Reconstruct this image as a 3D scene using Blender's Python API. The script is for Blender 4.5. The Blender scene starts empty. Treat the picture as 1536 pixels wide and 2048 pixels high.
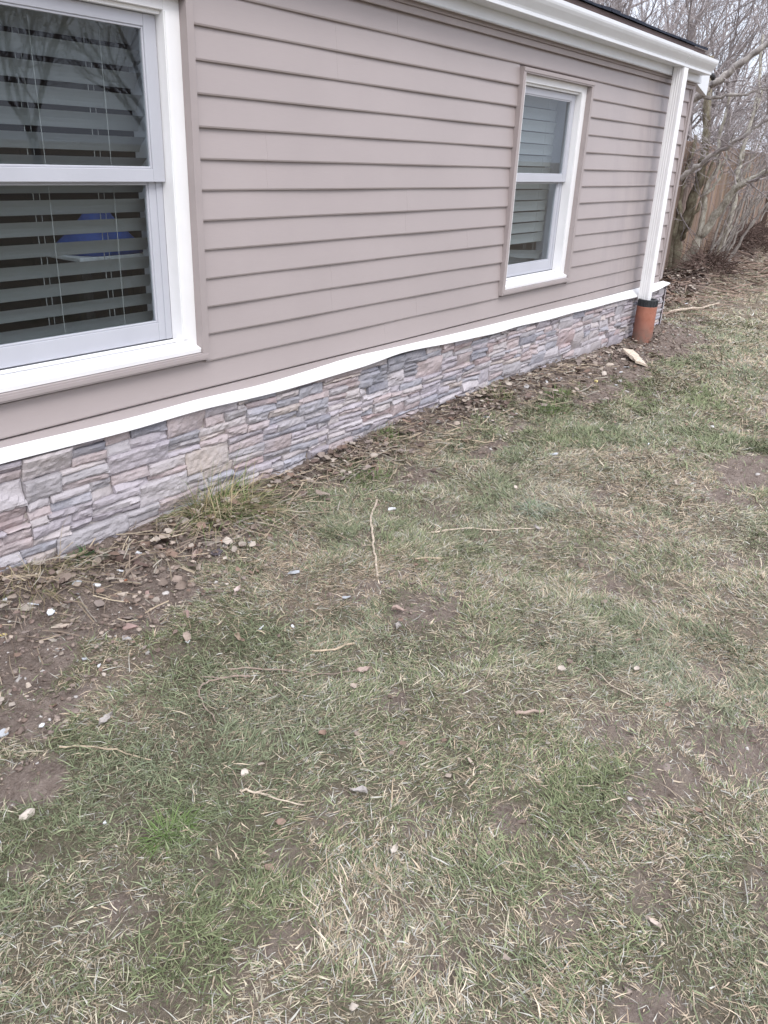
import bpy, bmesh, math, random
import numpy as np
from mathutils import Vector, Matrix, noise as mnoise

# ------------------------------------------------------------------ camera, sky, sun, exposure
scene = bpy.context.scene
col = scene.collection
cam_d = bpy.data.cameras.new("camera"); cam = bpy.data.objects.new("camera", cam_d); col.objects.link(cam)
cam.location = (0.0, -2.6374, 1.5)
cam.rotation_euler = (1.1508, -0.0411, -0.9284)
cam_d.sensor_fit = 'VERTICAL'; cam_d.sensor_height = 24.0; cam_d.lens = 1608.67/2048*24.0
cam_d.clip_start = 0.05; cam_d.clip_end = 2000
scene.camera = cam

world = bpy.data.worlds.new("World"); scene.world = world; world.use_nodes = True
wt = world.node_tree; wn = wt.nodes; wl = wt.links
bg = wn["Background"]
SUN_EL, SUN_AZ = math.radians(48), math.radians(214)
sky = wn.new("ShaderNodeTexSky"); sky.sky_type = 'NISHITA'; sky.sun_disc = False
sky.sun_elevation = SUN_EL; sky.sun_rotation = SUN_AZ; sky.dust_density = 3.0; sky.air_density = 1.0
tc = wn.new("ShaderNodeTexCoord"); nz = wn.new("ShaderNodeTexNoise"); nz.inputs["Scale"].default_value = 2.2; nz.inputs["Detail"].default_value = 6
rampw = wn.new("ShaderNodeMapRange"); rampw.inputs[1].default_value = 0.36; rampw.inputs[2].default_value = 0.62
rampw.inputs[3].default_value = 0.62; rampw.inputs[4].default_value = 0.97
mixw = wn.new("ShaderNodeMix"); mixw.data_type = 'RGBA'
sepw = wn.new("ShaderNodeSeparateXYZ"); zen = wn.new("ShaderNodeMapRange"); cloud = wn.new("ShaderNodeMix"); cloud.data_type = 'RGBA'
zen.inputs[1].default_value = -0.02; zen.inputs[2].default_value = 0.95
cloud.inputs["A"].default_value = (5.6, 5.85, 6.8, 1); cloud.inputs["B"].default_value = (15.5, 15.9, 17.8, 1)   # overcast: brighter overhead
wl.new(tc.outputs["Generated"], nz.inputs["Vector"]); wl.new(nz.outputs["Fac"], rampw.inputs[0])
wl.new(rampw.outputs[0], mixw.inputs["Factor"]); wl.new(sky.outputs[0], mixw.inputs["A"])
wl.new(tc.outputs["Generated"], sepw.inputs[0]); wl.new(sepw.outputs[2], zen.inputs[0]); wl.new(zen.outputs[0], cloud.inputs["Factor"]); wl.new(cloud.outputs["Result"], mixw.inputs["B"])
wl.new(mixw.outputs["Result"], bg.inputs["Color"]); bg.inputs["Strength"].default_value = 0.1

sun_d = bpy.data.lights.new("sun", 'SUN'); sun_d.energy = 1.0; sun_d.angle = math.radians(25); sun_d.color = (1.0, 0.96, 0.92)
sun = bpy.data.objects.new("sun", sun_d); col.objects.link(sun)
sdir = Vector((math.sin(SUN_AZ)*math.cos(SUN_EL), math.cos(SUN_AZ)*math.cos(SUN_EL), math.sin(SUN_EL)))   # towards the sun
sun.rotation_euler = (-sdir).to_track_quat('-Z', 'Y').to_euler(); sun.location = (0, -10, 12)

scene.view_settings.view_transform = 'Standard'; scene.view_settings.look = 'None'
scene.view_settings.exposure = 0.88; scene.view_settings.gamma = 1.0
scene.cycles.max_bounces = 8; scene.cycles.transparent_max_bounces = 12
scene.cycles.use_denoising = True

rng = np.random.default_rng(11); random.seed(11)
R = random.Random(5)

# ------------------------------------------------------------------ helpers
def hash2(ix, iy, seed):
    h = (ix.astype(np.int64)*374761393 + iy.astype(np.int64)*668265263 + seed*1442695041) & 0x7fffffff
    h = ((h ^ (h >> 13))*1274126177) & 0x7fffffff
    return ((h ^ (h >> 16)) & 0xffff)/65535.0
def vnoise(x, y, seed=0):
    x = np.asarray(x, float); y = np.asarray(y, float)
    ix = np.floor(x); iy = np.floor(y); fx = x-ix; fy = y-iy
    fx = fx*fx*(3-2*fx); fy = fy*fy*(3-2*fy)
    a = hash2(ix, iy, seed); b = hash2(ix+1, iy, seed); c = hash2(ix, iy+1, seed); d = hash2(ix+1, iy+1, seed)
    return (a*(1-fx)+b*fx)*(1-fy)+(c*(1-fx)+d*fx)*fy
def fbm(x, y, seed=0, octv=4):
    s = 0; a = 0.5; t = 0
    for o in range(octv):
        s = s + a*vnoise(np.asarray(x)*2**o+13.7*o, np.asarray(y)*2**o+7.1*o, seed+o); t += a; a *= 0.5
    return s/t
def sstep(a, b, x):
    t = np.clip((x-a)/(b-a), 0, 1); return t*t*(3-2*t)

class MB:
    """collects polygons in world coordinates; build() links them as ONE mesh object"""
    def __init__(s): s.v = []; s.f = []; s.c = []
    def add(s, vs, fs, color=None):
        o = len(s.v); s.v += [tuple(p) for p in vs]; s.f += [tuple(i+o for i in f) for f in fs]
        s.c += [color or (1, 1, 1)]*len(vs)
    def box(s, x0, x1, y0, y1, z0, z1, color=None):
        s.add([(x0,y0,z0),(x1,y0,z0),(x1,y1,z0),(x0,y1,z0),(x0,y0,z1),(x1,y0,z1),(x1,y1,z1),(x0,y1,z1)],
              [(0,3,2,1),(4,5,6,7),(0,1,5,4),(1,2,6,5),(2,3,7,6),(3,0,4,7)], color)
    def extrude(s, prof, xs, dz=None, dy=None, cap=True, closed=True):
        """profile [(y,z)] swept along x positions xs; dz / dy: functions of x added to the profile"""
        n = len(prof); vs = []; fs = []
        for x in xs:
            for (y, z) in prof: vs.append((x, y+(dy(x) if dy else 0), z+(dz(x) if dz else 0)))
        m = n if closed else n-1
        for i in range(len(xs)-1):
            for j in range(m):
                a = i*n+j; b = i*n+(j+1) % n; fs.append((a, b, b+n, a+n))
        if cap and closed: fs += [tuple(range(n-1, -1, -1)), tuple((len(xs)-1)*n+j for j in range(n))]
        s.add(vs, fs)
    def tube(s, pts, rad, n=6, color=None, cap=True):
        pts = [Vector(p) for p in pts]; vs = []; fs = []
        up = Vector((0.31, 0.2, 0.93))
        for i, p in enumerate(pts):
            t = (pts[min(i+1, len(pts)-1)]-pts[max(i-1, 0)])
            if t.length < 1e-9: t = Vector((0, 0, 1))
            t.normalize(); a = t.cross(up)
            if a.length < 1e-3: a = t.cross(Vector((1, 0, 0)))
            a.normalize(); b = t.cross(a)
            r = rad[i] if hasattr(rad, '__len__') else rad
            for k in range(n):
                q = 2*math.pi*k/n; vs.append(p+a*(r*math.cos(q))+b*(r*math.sin(q)))
        for i in range(len(pts)-1):
            for k in range(n):
                fs.append((i*n+k, i*n+(k+1) % n, (i+1)*n+(k+1) % n, (i+1)*n+k))
        if cap: fs += [tuple(range(n-1, -1, -1)), tuple((len(pts)-1)*n+k for k in range(n))]
        s.add(vs, fs, color)
    def build(s, name, material, parent=None, smooth=False, colors=False, bevel=0.0, origin=None, recalc=True):
        me = bpy.data.meshes.new(name)
        o0 = Vector(origin) if origin is not None else Vector((0, 0, 0))
        me.from_pydata([(p[0]-o0.x, p[1]-o0.y, p[2]-o0.z) for p in s.v], [], s.f)
        if colors:
            ca = me.color_attributes.new("tint", 'FLOAT_COLOR', 'POINT')
            ca.data.foreach_set("color", np.array([(*c[:3], 1) for c in s.c], 'f').ravel())
        me.update()
        if recalc:
            bm = bmesh.new(); bm.from_mesh(me); bmesh.ops.recalc_face_normals(bm, faces=bm.faces); bm.to_mesh(me); bm.free()
        if smooth: me.polygons.foreach_set("use_smooth", [True]*len(me.polygons))
        ob = bpy.data.objects.new(name, me); col.objects.link(ob); ob.location = o0
        if material: me.materials.append(material)
        if bevel:
            b = ob.modifiers.new("bevel", 'BEVEL'); b.width = bevel; b.segments = 2; b.limit_method = 'ANGLE'
        if parent: attach(ob, parent)
        return ob
def attach(ob, parent):
    ob.parent = parent; ob.matrix_parent_inverse = world_of(parent).inverted()
def world_of(o):
    m = Matrix.LocRotScale(o.location, o.rotation_euler, o.scale)
    return world_of(o.parent) @ o.matrix_parent_inverse @ m if o.parent else m
def tag(o, label=None, cat=None, group=None, kind=None):
    if label: o["label"] = label
    if cat: o["category"] = cat
    if group: o["group"] = group
    if kind: o["kind"] = kind
    return o
def empty(name, loc):
    o = bpy.data.objects.new(name, None); col.objects.link(o); o.location = loc; o.empty_display_size = 0.1
    return o
def raw_mesh(name, verts, tris, colors, material, quads=None):
    """big meshes straight from numpy arrays (triangles)"""
    me = bpy.data.meshes.new(name)
    me.vertices.add(len(verts)); me.vertices.foreach_set("co", verts.astype('f').ravel())
    n = len(tris); k = tris.shape[1]
    me.loops.add(n*k); me.loops.foreach_set("vertex_index", tris.astype('i').ravel())
    me.polygons.add(n); me.polygons.foreach_set("loop_start", np.arange(0, n*k, k, dtype='i'))
    me.update(calc_edges=True)
    if colors is not None:
        ca = me.color_attributes.new("tint", 'FLOAT_COLOR', 'POINT')
        ca.data.foreach_set("color", np.c_[colors, np.ones(len(colors))].astype('f').ravel())
    me.materials.append(material)
    o = bpy.data.objects.new(name, me); col.objects.link(o)
    return o

# ------------------------------------------------------------------ materials
class NT:
    def __init__(s, name):
        s.m = bpy.data.materials.new(name); s.m.use_nodes = True; s.t = s.m.node_tree; s.n = s.t.nodes; s.p = s.n["Principled BSDF"]
        s.tc = s.n.new("ShaderNodeTexCoord")
    def link(s, a, b): s.t.links.new(a, b)
    def noise(s, scale, detail=4, rough=0.55, vec=None, stretch=None):
        n = s.n.new("ShaderNodeTexNoise"); n.inputs["Scale"].default_value = scale; n.inputs["Detail"].default_value = detail
        n.inputs["Roughness"].default_value = rough
        src = vec or s.tc.outputs["Object"]
        if stretch:
            mp = s.n.new("ShaderNodeMapping"); mp.inputs["Scale"].default_value = stretch; s.link(src, mp.inputs[0]); src = mp.outputs[0]
        s.link(src, n.inputs["Vector"]); return n.outputs["Fac"]
    def rng(s, v, a, b, c=0.0, d=1.0):
        n = s.n.new("ShaderNodeMapRange"); s.link(v, n.inputs[0])
        for i, q in enumerate((a, b, c, d)): n.inputs[i+1].default_value = q
        return n.outputs[0]
    def math(s, op, a, b):
        n = s.n.new("ShaderNodeMath"); n.operation = op
        for i, q in enumerate((a, b)):
            if isinstance(q, (int, float)): n.inputs[i].default_value = q
            else: s.link(q, n.inputs[i])
        return n.outputs[0]
    def mix(s, f, a, b, mode='MIX'):
        n = s.n.new("ShaderNodeMix"); n.data_type = 'RGBA'; n.blend_type = mode
        for k, q in (("Factor", f), ("A", a), ("B", b)):
            if isinstance(q, (int, float)): n.inputs[k].default_value = q
            elif isinstance(q, tuple): n.inputs[k].default_value = (*q[:3], 1)
            else: s.link(q, n.inputs[k])
        return n.outputs["Result"]
    def attr(s, name="tint"):
        n = s.n.new("ShaderNodeAttribute"); n.attribute_name = name; return n
    def bump(s, h, strength=0.3, dist=0.01):
        n = s.n.new("ShaderNodeBump"); n.inputs["Strength"].default_value = strength; n.inputs["Distance"].default_value = dist
        s.link(h, n.inputs["Height"]); s.link(n.outputs[0], s.p.inputs["Normal"])
    def col(s, c):
        if isinstance(c, tuple): s.p.inputs["Base Color"].default_value = (*c, 1)
        else: s.link(c, s.p.inputs["Base Color"])
    def done(s, rough=0.6, spec=0.4):
        if isinstance(rough, (int, float)): s.p.inputs["Roughness"].default_value = rough
        else: s.link(rough, s.p.inputs["Roughness"])
        s.p.inputs["Specular IOR Level"].default_value = spec; return s.m

def simple(name, c, rough=0.5, spec=0.4, var=0.08, scale=6.0, dirt=None, dirt_amt=0.0, bump=0.0, bscale=60):
    m = NT(name); n = m.noise(scale, 5)
    lo = tuple(x*(1-var) for x in c); hi = tuple(min(1, x*(1+var)) for x in c)
    k = m.mix(m.rng(n, .3, .7), lo, hi)
    if dirt:
        d = m.noise(scale*2.3, 8, .65); k = m.mix(m.rng(d, .55, .8, 0, dirt_amt), k, dirt)
    m.col(k)
    if bump: m.bump(m.noise(bscale, 5), bump, 0.004)
    return m.done(rough, spec)

def m_siding():
    m = NT("taupe_vinyl"); base = (0.358, 0.312, 0.303)
    big = m.noise(1.3, 4); k = m.mix(m.rng(big, .3, .7), tuple(x*.95 for x in base), tuple(x*1.04 for x in base))
    grain = m.noise(18, 5, .6, stretch=(1, 1, 14))
    k = m.mix(m.rng(grain, .35, .7, 0, .10), k, (0.28, 0.235, 0.235))
    # grey run-off stains beside the downspout
    sx = m.n.new("ShaderNodeSeparateXYZ"); m.link(m.tc.outputs["Object"], sx.inputs[0])
    band = m.math('MULTIPLY', m.rng(sx.outputs[0], 6.2, 7.0), m.rng(sx.outputs[0], 7.3, 7.75, 1, 0))
    st = m.math('MULTIPLY', band, m.rng(m.noise(4.5, 4, .6, stretch=(1, 1, .18)), .42, .64, 0, .5))
    k = m.mix(st, k, (0.22, 0.195, 0.205))
    m.col(k); m.bump(grain, .16, .003); return m.done(.40, .42)
def m_stone():
    m = NT("ledge_stone"); a = m.attr()
    n1 = m.noise(9, 6, .6); n2 = m.noise(45, 6, .65); n3 = m.noise(3.2, 4)
    k = m.mix(m.rng(n1, .35, .7, 0, .5), a.outputs["Color"], (0.45, 0.42, 0.435))
    k = m.mix(m.rng(n3, .56, .78, 0, .45), k, (0.30, 0.30, 0.35))
    k = m.mix(m.rng(n2, .55, .85, 0, .25), k, (0.28, 0.26, 0.26))
    k = m.mix(m.rng(n2, .2, .42, .3, 0), k, (0.56, 0.52, 0.52))
    m.col(k); m.bump(m.math('ADD', n2, m.noise(130, 4)), .55, .006); return m.done(.9, .2)
def m_tint(name, rough=.85, spec=.15, nscale=30, amt=.35, trans=0.0, bump=0.0):
    m = NT(name); a = m.attr(); n = m.noise(nscale, 4)
    k = m.mix(m.rng(n, .3, .75, 0, amt), a.outputs["Color"], (0.05, 0.045, 0.035)); m.col(k)
    if bump: m.bump(m.noise(nscale*3, 5), bump, .004)
    return m.done(rough, spec)
def m_ground():
    m = NT("lawn_soil"); a = m.attr()
    sep = m.n.new("ShaderNodeSeparateColor"); m.link(a.outputs["Color"], sep.inputs[0])   # R grass cover, G green share, B leaf litter
    P = m.tc.outputs["Object"]
    n1 = m.noise(2.2, 5, .6); n2 = m.noise(14, 6, .65); n3 = m.noise(75, 6, .7); n4 = m.noise(160, 5, .7, stretch=(1, 2.2, 1))
    soil = m.mix(m.rng(n2, .3, .72), (0.145, 0.112, 0.093), (0.30, 0.245, 0.208))
    soil = m.mix(m.rng(n3, .48, .75, 0, .65), soil, (0.38, 0.325, 0.285))
    soil = m.mix(m.rng(n3, .22, .42, .6, 0), soil, (0.075, 0.057, 0.048))
    dry = m.mix(m.rng(n4, .35, .7), (0.12, 0.096, 0.070), (0.33, 0.275, 0.20))
    grn = m.mix(m.rng(n4, .32, .68), (0.075, 0.068, 0.044), (0.20, 0.185, 0.122))
    turf = m.mix(m.rng(m.math('ADD', sep.outputs[1], m.math('MULTIPLY', m.math('SUBTRACT', n2, .5), .9)), .25, .75), dry, grn)
    fac = m.rng(m.math('ADD', sep.outputs[0], m.math('MULTIPLY', m.math('SUBTRACT', n2, .5), .8)), .35, .75, 0, .8)
    k = m.mix(fac, soil, turf)
    lit = m.mix(m.rng(n3, .35, .7), (0.085, 0.062, 0.053), (0.22, 0.17, 0.145))
    k = m.mix(m.rng(m.math('ADD', sep.outputs[2], m.math('MULTIPLY', m.math('SUBTRACT', n2, .5), .7)), .35, .7), k, lit)
    m.col(k); m.bump(m.math('ADD', m.math('MULTIPLY', n2, 1.2), m.math('ADD', n3, m.math('MULTIPLY', m.noise(38, 6, .7), 1.3))), .9, .022); return m.done(.95, .1)
def m_glass():
    m = NT("window_glass"); t = m.t; out = m.n["Material Output"]
    gl = m.n.new("ShaderNodeBsdfGlossy"); gl.inputs["Roughness"].default_value = .015; gl.inputs["Color"].default_value = (.92, .96, 1, 1)
    tr = m.n.new("ShaderNodeBsdfTransparent"); tr.inputs["Color"].default_value = (.84, .875, .885, 1)
    fr = m.n.new("ShaderNodeFresnel"); fr.inputs["IOR"].default_value = 1.5; ge = m.n.new("ShaderNodeNewGeometry")
    fo = m.math("MULTIPLY", m.math("MULTIPLY", fr.outputs[0], 1.25), m.math("SUBTRACT", 1.0, ge.outputs["Backfacing"]))
    mx = m.n.new("ShaderNodeMixShader"); m.link(fo, mx.inputs[0]); m.link(tr.outputs[0], mx.inputs[1]); m.link(gl.outputs[0], mx.inputs[2])
    m.link(mx.outputs[0], out.inputs["Surface"]); return m.m
def m_fence():
    m = NT("weathered_fence_wood"); a = m.attr()
    g = m.noise(5, 6, .65, stretch=(14, 14, .7)); k = m.mix(m.rng(g, .3, .7, 0, .7), a.outputs["Color"], (0.13, 0.09, 0.07))
    s = m.noise(2.4, 5); k = m.mix(m.rng(s, .5, .75, 0, .5), k, (0.14, 0.13, 0.085))
    m.col(k); m.bump(g, .5, .004); return m.done(.9, .15)
def m_bark(name, c1, c2):
    m = NT(name); n = m.noise(20, 6, .7, stretch=(1, 1, .6)); n2 = m.noise(55, 5, .7, stretch=(1, 1, .45))
    k = m.mix(m.rng(n, .42, .62), c1, c2); k = m.mix(m.rng(n2, .5, .75, 0, .6), k, tuple(x*.4 for x in c1))
    m.col(k); m.bump(n2, .6, .01); return m.done(.95, .1)
def m_clay():
    m = NT("terracotta_clay"); n = m.noise(14, 6, .6); z = m.noise(5, 5)
    k = m.mix(m.rng(n, .3, .7), (0.29, 0.112, 0.072), (0.39, 0.17, 0.118))
    k = m.mix(m.rng(z, .42, .66, 0, .7), k, (0.25, 0.125, 0.10)); sx = m.n.new('ShaderNodeSeparateXYZ'); m.link(m.tc.outputs['Object'], sx.inputs[0]); k = m.mix(m.math('MULTIPLY', m.rng(sx.outputs[2], .06, .2, 1, 0), m.rng(n, .35, .6)), k, (0.17, 0.125, 0.10)); k = m.mix(m.rng(m.noise(38, 6), .58, .75, 0, .5), k, (0.13, 0.07, 0.06))
    m.col(k); m.bump(n, .2, .004); return m.done(.75, .25)
def m_wood():
    m = NT("split_wood"); n = m.noise(16, 6, .6, stretch=(1, 6, 6))
    m.col(m.mix(m.rng(n, .3, .7), (0.44, 0.36, 0.28), (0.66, 0.58, 0.48))); m.bump(n, .6, .006); return m.done(.85, .2)

M = dict(
    siding=m_siding(), taupe=simple("taupe_trim", (0.350, 0.306, 0.298), .5, .35, .05), stone=m_stone(),
    white=simple("white_vinyl", (0.80, 0.80, 0.80), .38, .45, .03, 5, (0.5, 0.47, 0.42), .10),
    sash=simple("sash_vinyl", (0.46, 0.47, 0.51), .4, .45, .03),
    gutter=simple("gutter_enamel", (0.68, 0.70, 0.72), .34, .5, .03, 3, (0.42, 0.40, 0.36), .15),
    flash=simple("white_flashing", (0.84, 0.84, 0.83), .35, .5, .02, 5, (0.45, 0.42, 0.38), .15),
    roof=simple("asphalt_shingle", (0.035, 0.04, 0.055), .95, .1, .5, 90, bump=.5, bscale=200),
    brown=simple("brown_drip_edge", (0.105, 0.068, 0.06), .6, .3, .15),
    glass=m_glass(), blind=simple("blind_slat", (0.36, 0.365, 0.36), .5, .4, .03), cord=simple("blind_cord", (0.36, 0.36, 0.35), .8),
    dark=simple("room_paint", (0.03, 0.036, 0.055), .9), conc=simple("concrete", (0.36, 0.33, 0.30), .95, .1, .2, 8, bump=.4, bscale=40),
    rubber=simple("black_rubber", (0.03, 0.033, 0.036), .6, .35, .25, 20, (0.12, 0.11, 0.10), .6), clay=m_clay(),
    ground=m_ground(), blade=m_tint("grass_blade", .75, .2, 9, .12), clod=m_tint("soil_clod", .95, .08, 60, .35, bump=.6),
    leaf=m_tint("dead_leaf", .85, .15, 50, .3), fence=m_fence(),
    bark=m_bark("grey_bark", (0.24, 0.215, 0.20), (0.40, 0.375, 0.34)), twig=m_bark("twig_bark", (0.25, 0.22, 0.215), (0.38, 0.35, 0.34)),
    pale=m_bark("pale_bark", (0.27, 0.25, 0.205), (0.48, 0.46, 0.40)), mossy=m_bark("vine_covered_bark", (0.15, 0.125, 0.09), (0.27, 0.25, 0.18)),
    straw=simple("dry_stem", (0.42, 0.34, 0.25), .85, .1, .35, 45, (0.18, 0.14, 0.11), .6), stick=simple("pale_stick", (0.46, 0.39, 0.31), .9, .1, .35, 45, (0.20, 0.16, 0.13), .6),
    root=simple("reddish_root", (0.30, 0.235, 0.195), .9, .1, .3, 40),
    chipw=simple("white_chip", (0.66, 0.68, 0.70), .6, .3, .12, 40, (0.35, 0.32, 0.28), .5), grey=simple("grey_shard", (0.40, 0.42, 0.44), .7, .3, .2, 30),
    slate=simple("dark_slate", (0.115, 0.10, 0.11), .8, .2, .25, 30), beige=simple("beige_stone", (0.42, 0.36, 0.30), .9, .15, .2, 25, bump=.4),
    palest=simple("pale_stone", (0.54, 0.48, 0.42), .85, .2, .12, 25, bump=.3), pink=simple("pinkish_stone", (0.33, 0.235, 0.21), .9, .15, .25, 25, bump=.4),
    greyst=simple("grey_stone", (0.36, 0.345, 0.335), .9, .15, .2, 25, bump=.4), yellow=simple("yellow_scrap", (0.62, 0.52, 0.22), .6, .3, .15, 30),
    brick=simple("orange_brick", (0.42, 0.17, 0.10), .9, .1, .2, 40), wood=m_wood(), blue=simple("blue_fabric", (0.03, 0.075, 0.30), .7, .3, .3, 8),
    brush=simple("dark_brush", (0.115, 0.082, 0.070), .95, .1, .35, 20),
    black=simple("black_plastic", (0.012, 0.012, 0.014), .5),
)

# ------------------------------------------------------------------ ground
WB = [(-3, .11), (1.1, .13), (1.25, .11), (1.44, .07), (1.7, .055), (2.6, .053), (3.2, .08), (4.0, .10), (4.9, .12), (5.8, .09), (6.4, .05), (7.1, .035), (8.1, .06), (9.5, .03), (12, .0)]
BARE = [  # x, y, rx, ry : worn earth patches
    (4.5, -1.87, .42, .17), (3.25, -2.05, .13, .07), (2.12, -2.42, .15, .10), (1.83, -2.29, .10, .07), (1.26, -2.26, .08, .05), (1.0, -2.10, .06, .05),
    (1.2, -2.48, .08, .06), (2.2, -1.05, .14, .11), (.70, -1.52, .05, .05), (3.17, -.57, .22, .12), (2.17, -1.30, .15, .10), (1.90, -2.10, .09, .06), (1.45, -2.38, .08, .05),
    (2.5, -2.25, .10, .05), (1.62, -1.52, .06, .04), (2.45, -.80, .11, .08), (3.8, -.62, .22, .09), (5.3, -.62, .40, .12), (4.25, -.55, .2, .10), (1.0, -1.7, .06, .05),
    (1.54, -.46, .31, .17), (1.14, -.48, .22, .19), (.90, -.78, .15, .13), (.75, -1.0, .08, .08), (1.9, -.33, .3, .14), (6.0, -.33, .8, .30), (7.3, -.42, .8, .24), (8.6, -.25, .5, .14), (5.1, -.2, .4, .2),
    (1.45, -2.05, .07, .05), (.62, -1.25, .06, .05), (2.75, -1.75, .12, .07), (3.6, -1.35, .16, .08), (2.9, -.85, .12, .08), (.85, -1.85, .05, .04), (1.1, -2.62, .07, .05), (1.65, -2.65, .14, .08),
]
def wallbase(x): return np.interp(x, [a for a, b in WB], [b for a, b in WB])
def cover(x, y):
    """grass cover 0..1"""
    x = np.asarray(x, float); y = np.asarray(y, float)
    wob = fbm(x*5, y*5, 3)-.5
    c = np.ones_like(x)
    for (bx, by, rx, ry) in BARE:
        d = np.sqrt(((x-bx)/rx)**2+((y-by)/ry)**2) + wob*1.7 + (fbm(x*16, y*16, 31)-.5)*1.3
        c = np.minimum(c, np.maximum(sstep(.40, 1.35, d), .05 if rx > .28 and by < -1.5 else .50 if by < -.75 and bx > 1.3 or by < -1.2 else .10))
    strip = np.interp(x, [-2, 1, 2, 2.6, 3.3, 4.5, 5.2, 6.5, 8.2, 9], [.45, .42, .34, .26, .30, .30, .38, .45, .30, -1.6])
    c = c*sstep(-.12, .14, -y-strip+wob*.45)
    n = fbm(x*2.3, y*2.3, 9); c = c*(.78+.22*sstep(.33, .5, n)); n2 = fbm(x*7, y*7, 19); c = c*(.62+.38*sstep(.30, .44, n2))
    c = c*(1-litter(x, y))
    return np.clip(c, 0, 1)
def litter(x, y):
    x = np.asarray(x, float); y = np.asarray(y, float)
    edge = np.interp(x, [8.1, 9, 10, 11, 12, 14, 17, 25], [.24, .38, .48, .52, .58, .80, 1.1, 1.5])
    return sstep(-.15, .2, y-edge+.5*(fbm(x*2, y*2, 44)-.5))*sstep(8.0, 8.6, x)
def green(x, y):
    g = fbm(np.asarray(x)*1.5+3, np.asarray(y)*1.5, 71, 3); g2 = fbm(np.asarray(x)*6, np.asarray(y)*6, 77, 3)
    s = .55*sstep(.38, .60, g)+.50*sstep(.46, .62, g2)
    for (gx, gy, r) in ((3.0, -.42, .22), (3.45, -.14, .15), (4.6, -.33, .2), (5.05, -.45, .22), (5.3, -1.0, .5), (1.45, -1.0, .3), (1.2, -1.5, .3), (.9, -1.4, .25), (2.6, -.35, .2), (1.75, -1.3, .3)):
        s = s+.55*np.exp(-((np.asarray(x)-gx)**2+(np.asarray(y)-gy)**2)/r**2)
    s = s-.6*sstep(7.6, 9.0, np.asarray(x))-.22*sstep(1.9, 2.6, np.asarray(x))*sstep(1.2, 1.7, -np.asarray(y))
    return np.clip(s, 0, 1)
def gh(x, y):
    x = np.asarray(x, float); y = np.asarray(y, float)
    near = np.exp(-np.maximum(-y, 0)/.38)*np.where(y > .1, np.exp(-np.maximum(y-.1, 0)/.5), 1)
    h = wallbase(x)*near
    h = h+(fbm(x*1.1, y*1.1, 21)-.5)*.05+(fbm(x*6, y*6, 23)-.5)*.022
    h = h+.035*np.exp(-((x-6.2)/.8)**2-((y+.38)/.22)**2)+.03*np.exp(-((x-7.9)/.6)**2-((y+.28)/.18)**2)
    h = h-.035*np.exp(-((x-2.5)/.25)**2-((y+.2)/.1)**2)
    h = h+.25*np.exp(-((x-12.2)/.75)**2-((y-.72)/.22)**2)+.34*np.exp(-((x-16.5)/1.8)**2-((y-1.25)/.35)**2)+.05*sstep(0, .4, litter(x, y))
    bare = 1-cover(x, y) if x.size < 3_000_000 else 0
    h = h-.012*bare+bare*(fbm(x*20, y*20, 27)-.5)*.045
    return h
def gh1(x, y):
    """ground height looked up on the finished sheet"""
    i = min(max(int(np.searchsorted(xs, x))-1, 0), len(xs)-2); j = min(max(int(np.searchsorted(ys, y))-1, 0), len(ys)-2)
    u = (x-xs[i])/(xs[i+1]-xs[i]); v = (y-ys[j])/(ys[j+1]-ys[j])
    return float((GZ[i, j]*(1-u)+GZ[i+1, j]*u)*(1-v)+(GZ[i, j+1]*(1-u)+GZ[i+1, j+1]*u)*v)

xs = np.unique(np.r_[-400, -150, -60, -25, -10, np.arange(-4, -.5, .25), np.arange(-.5, 3.6, .022), np.arange(3.6, 9.5, .04), np.arange(9.5, 20, .09), np.arange(20, 40, .8), 50, 70, 120, 250, 600])
ys = np.unique(np.r_[-400, -150, -60, -30, -15, np.arange(-10, -4, .4), np.arange(-4, -2.8, .08), np.arange(-2.8, .12, .022), np.arange(.12, 3.2, .08), np.arange(3.2, 12, .5), 15, 22, 40, 90, 250, 600])
GX, GY = np.meshgrid(xs, ys, indexing='ij'); gx = GX.ravel(); gy = GY.ravel()
gz = gh(gx, gy); nx, ny = len(xs), len(ys); GZ = gz.reshape(nx, ny)
idx = np.arange(nx*ny).reshape(nx, ny)
quads = np.stack([idx[:-1, :-1], idx[1:, :-1], idx[1:, 1:], idx[:-1, 1:]], -1).reshape(-1, 4)
gcol = np.c_[cover(gx, gy), green(gx, gy), litter(gx, gy)]
g_ob = raw_mesh("ground", np.c_[gx, gy, gz], quads, gcol, M['ground'])
g_ob.data.polygons.foreach_set("use_smooth", np.ones(len(quads), bool)); tag(g_ob, kind='structure')

# ------------------------------------------------------------------ house
E0 = 0.1143; ZA = 2.0174                    # siding exposure, height of the uppermost butt line
HX0, HX1, HY1 = -2.2, 8.05, 7.0              # wall ends, depth
WZ0, WZ1 = 0.665, 2.005
WINS = [(0.86, 2.305), (4.858, 5.900)]
house = empty("house", (3.0, 3.5, 0.0))
tag(house, "one-storey house wall of taupe lap siding over a low grey ledge-stone base", "house")

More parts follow.
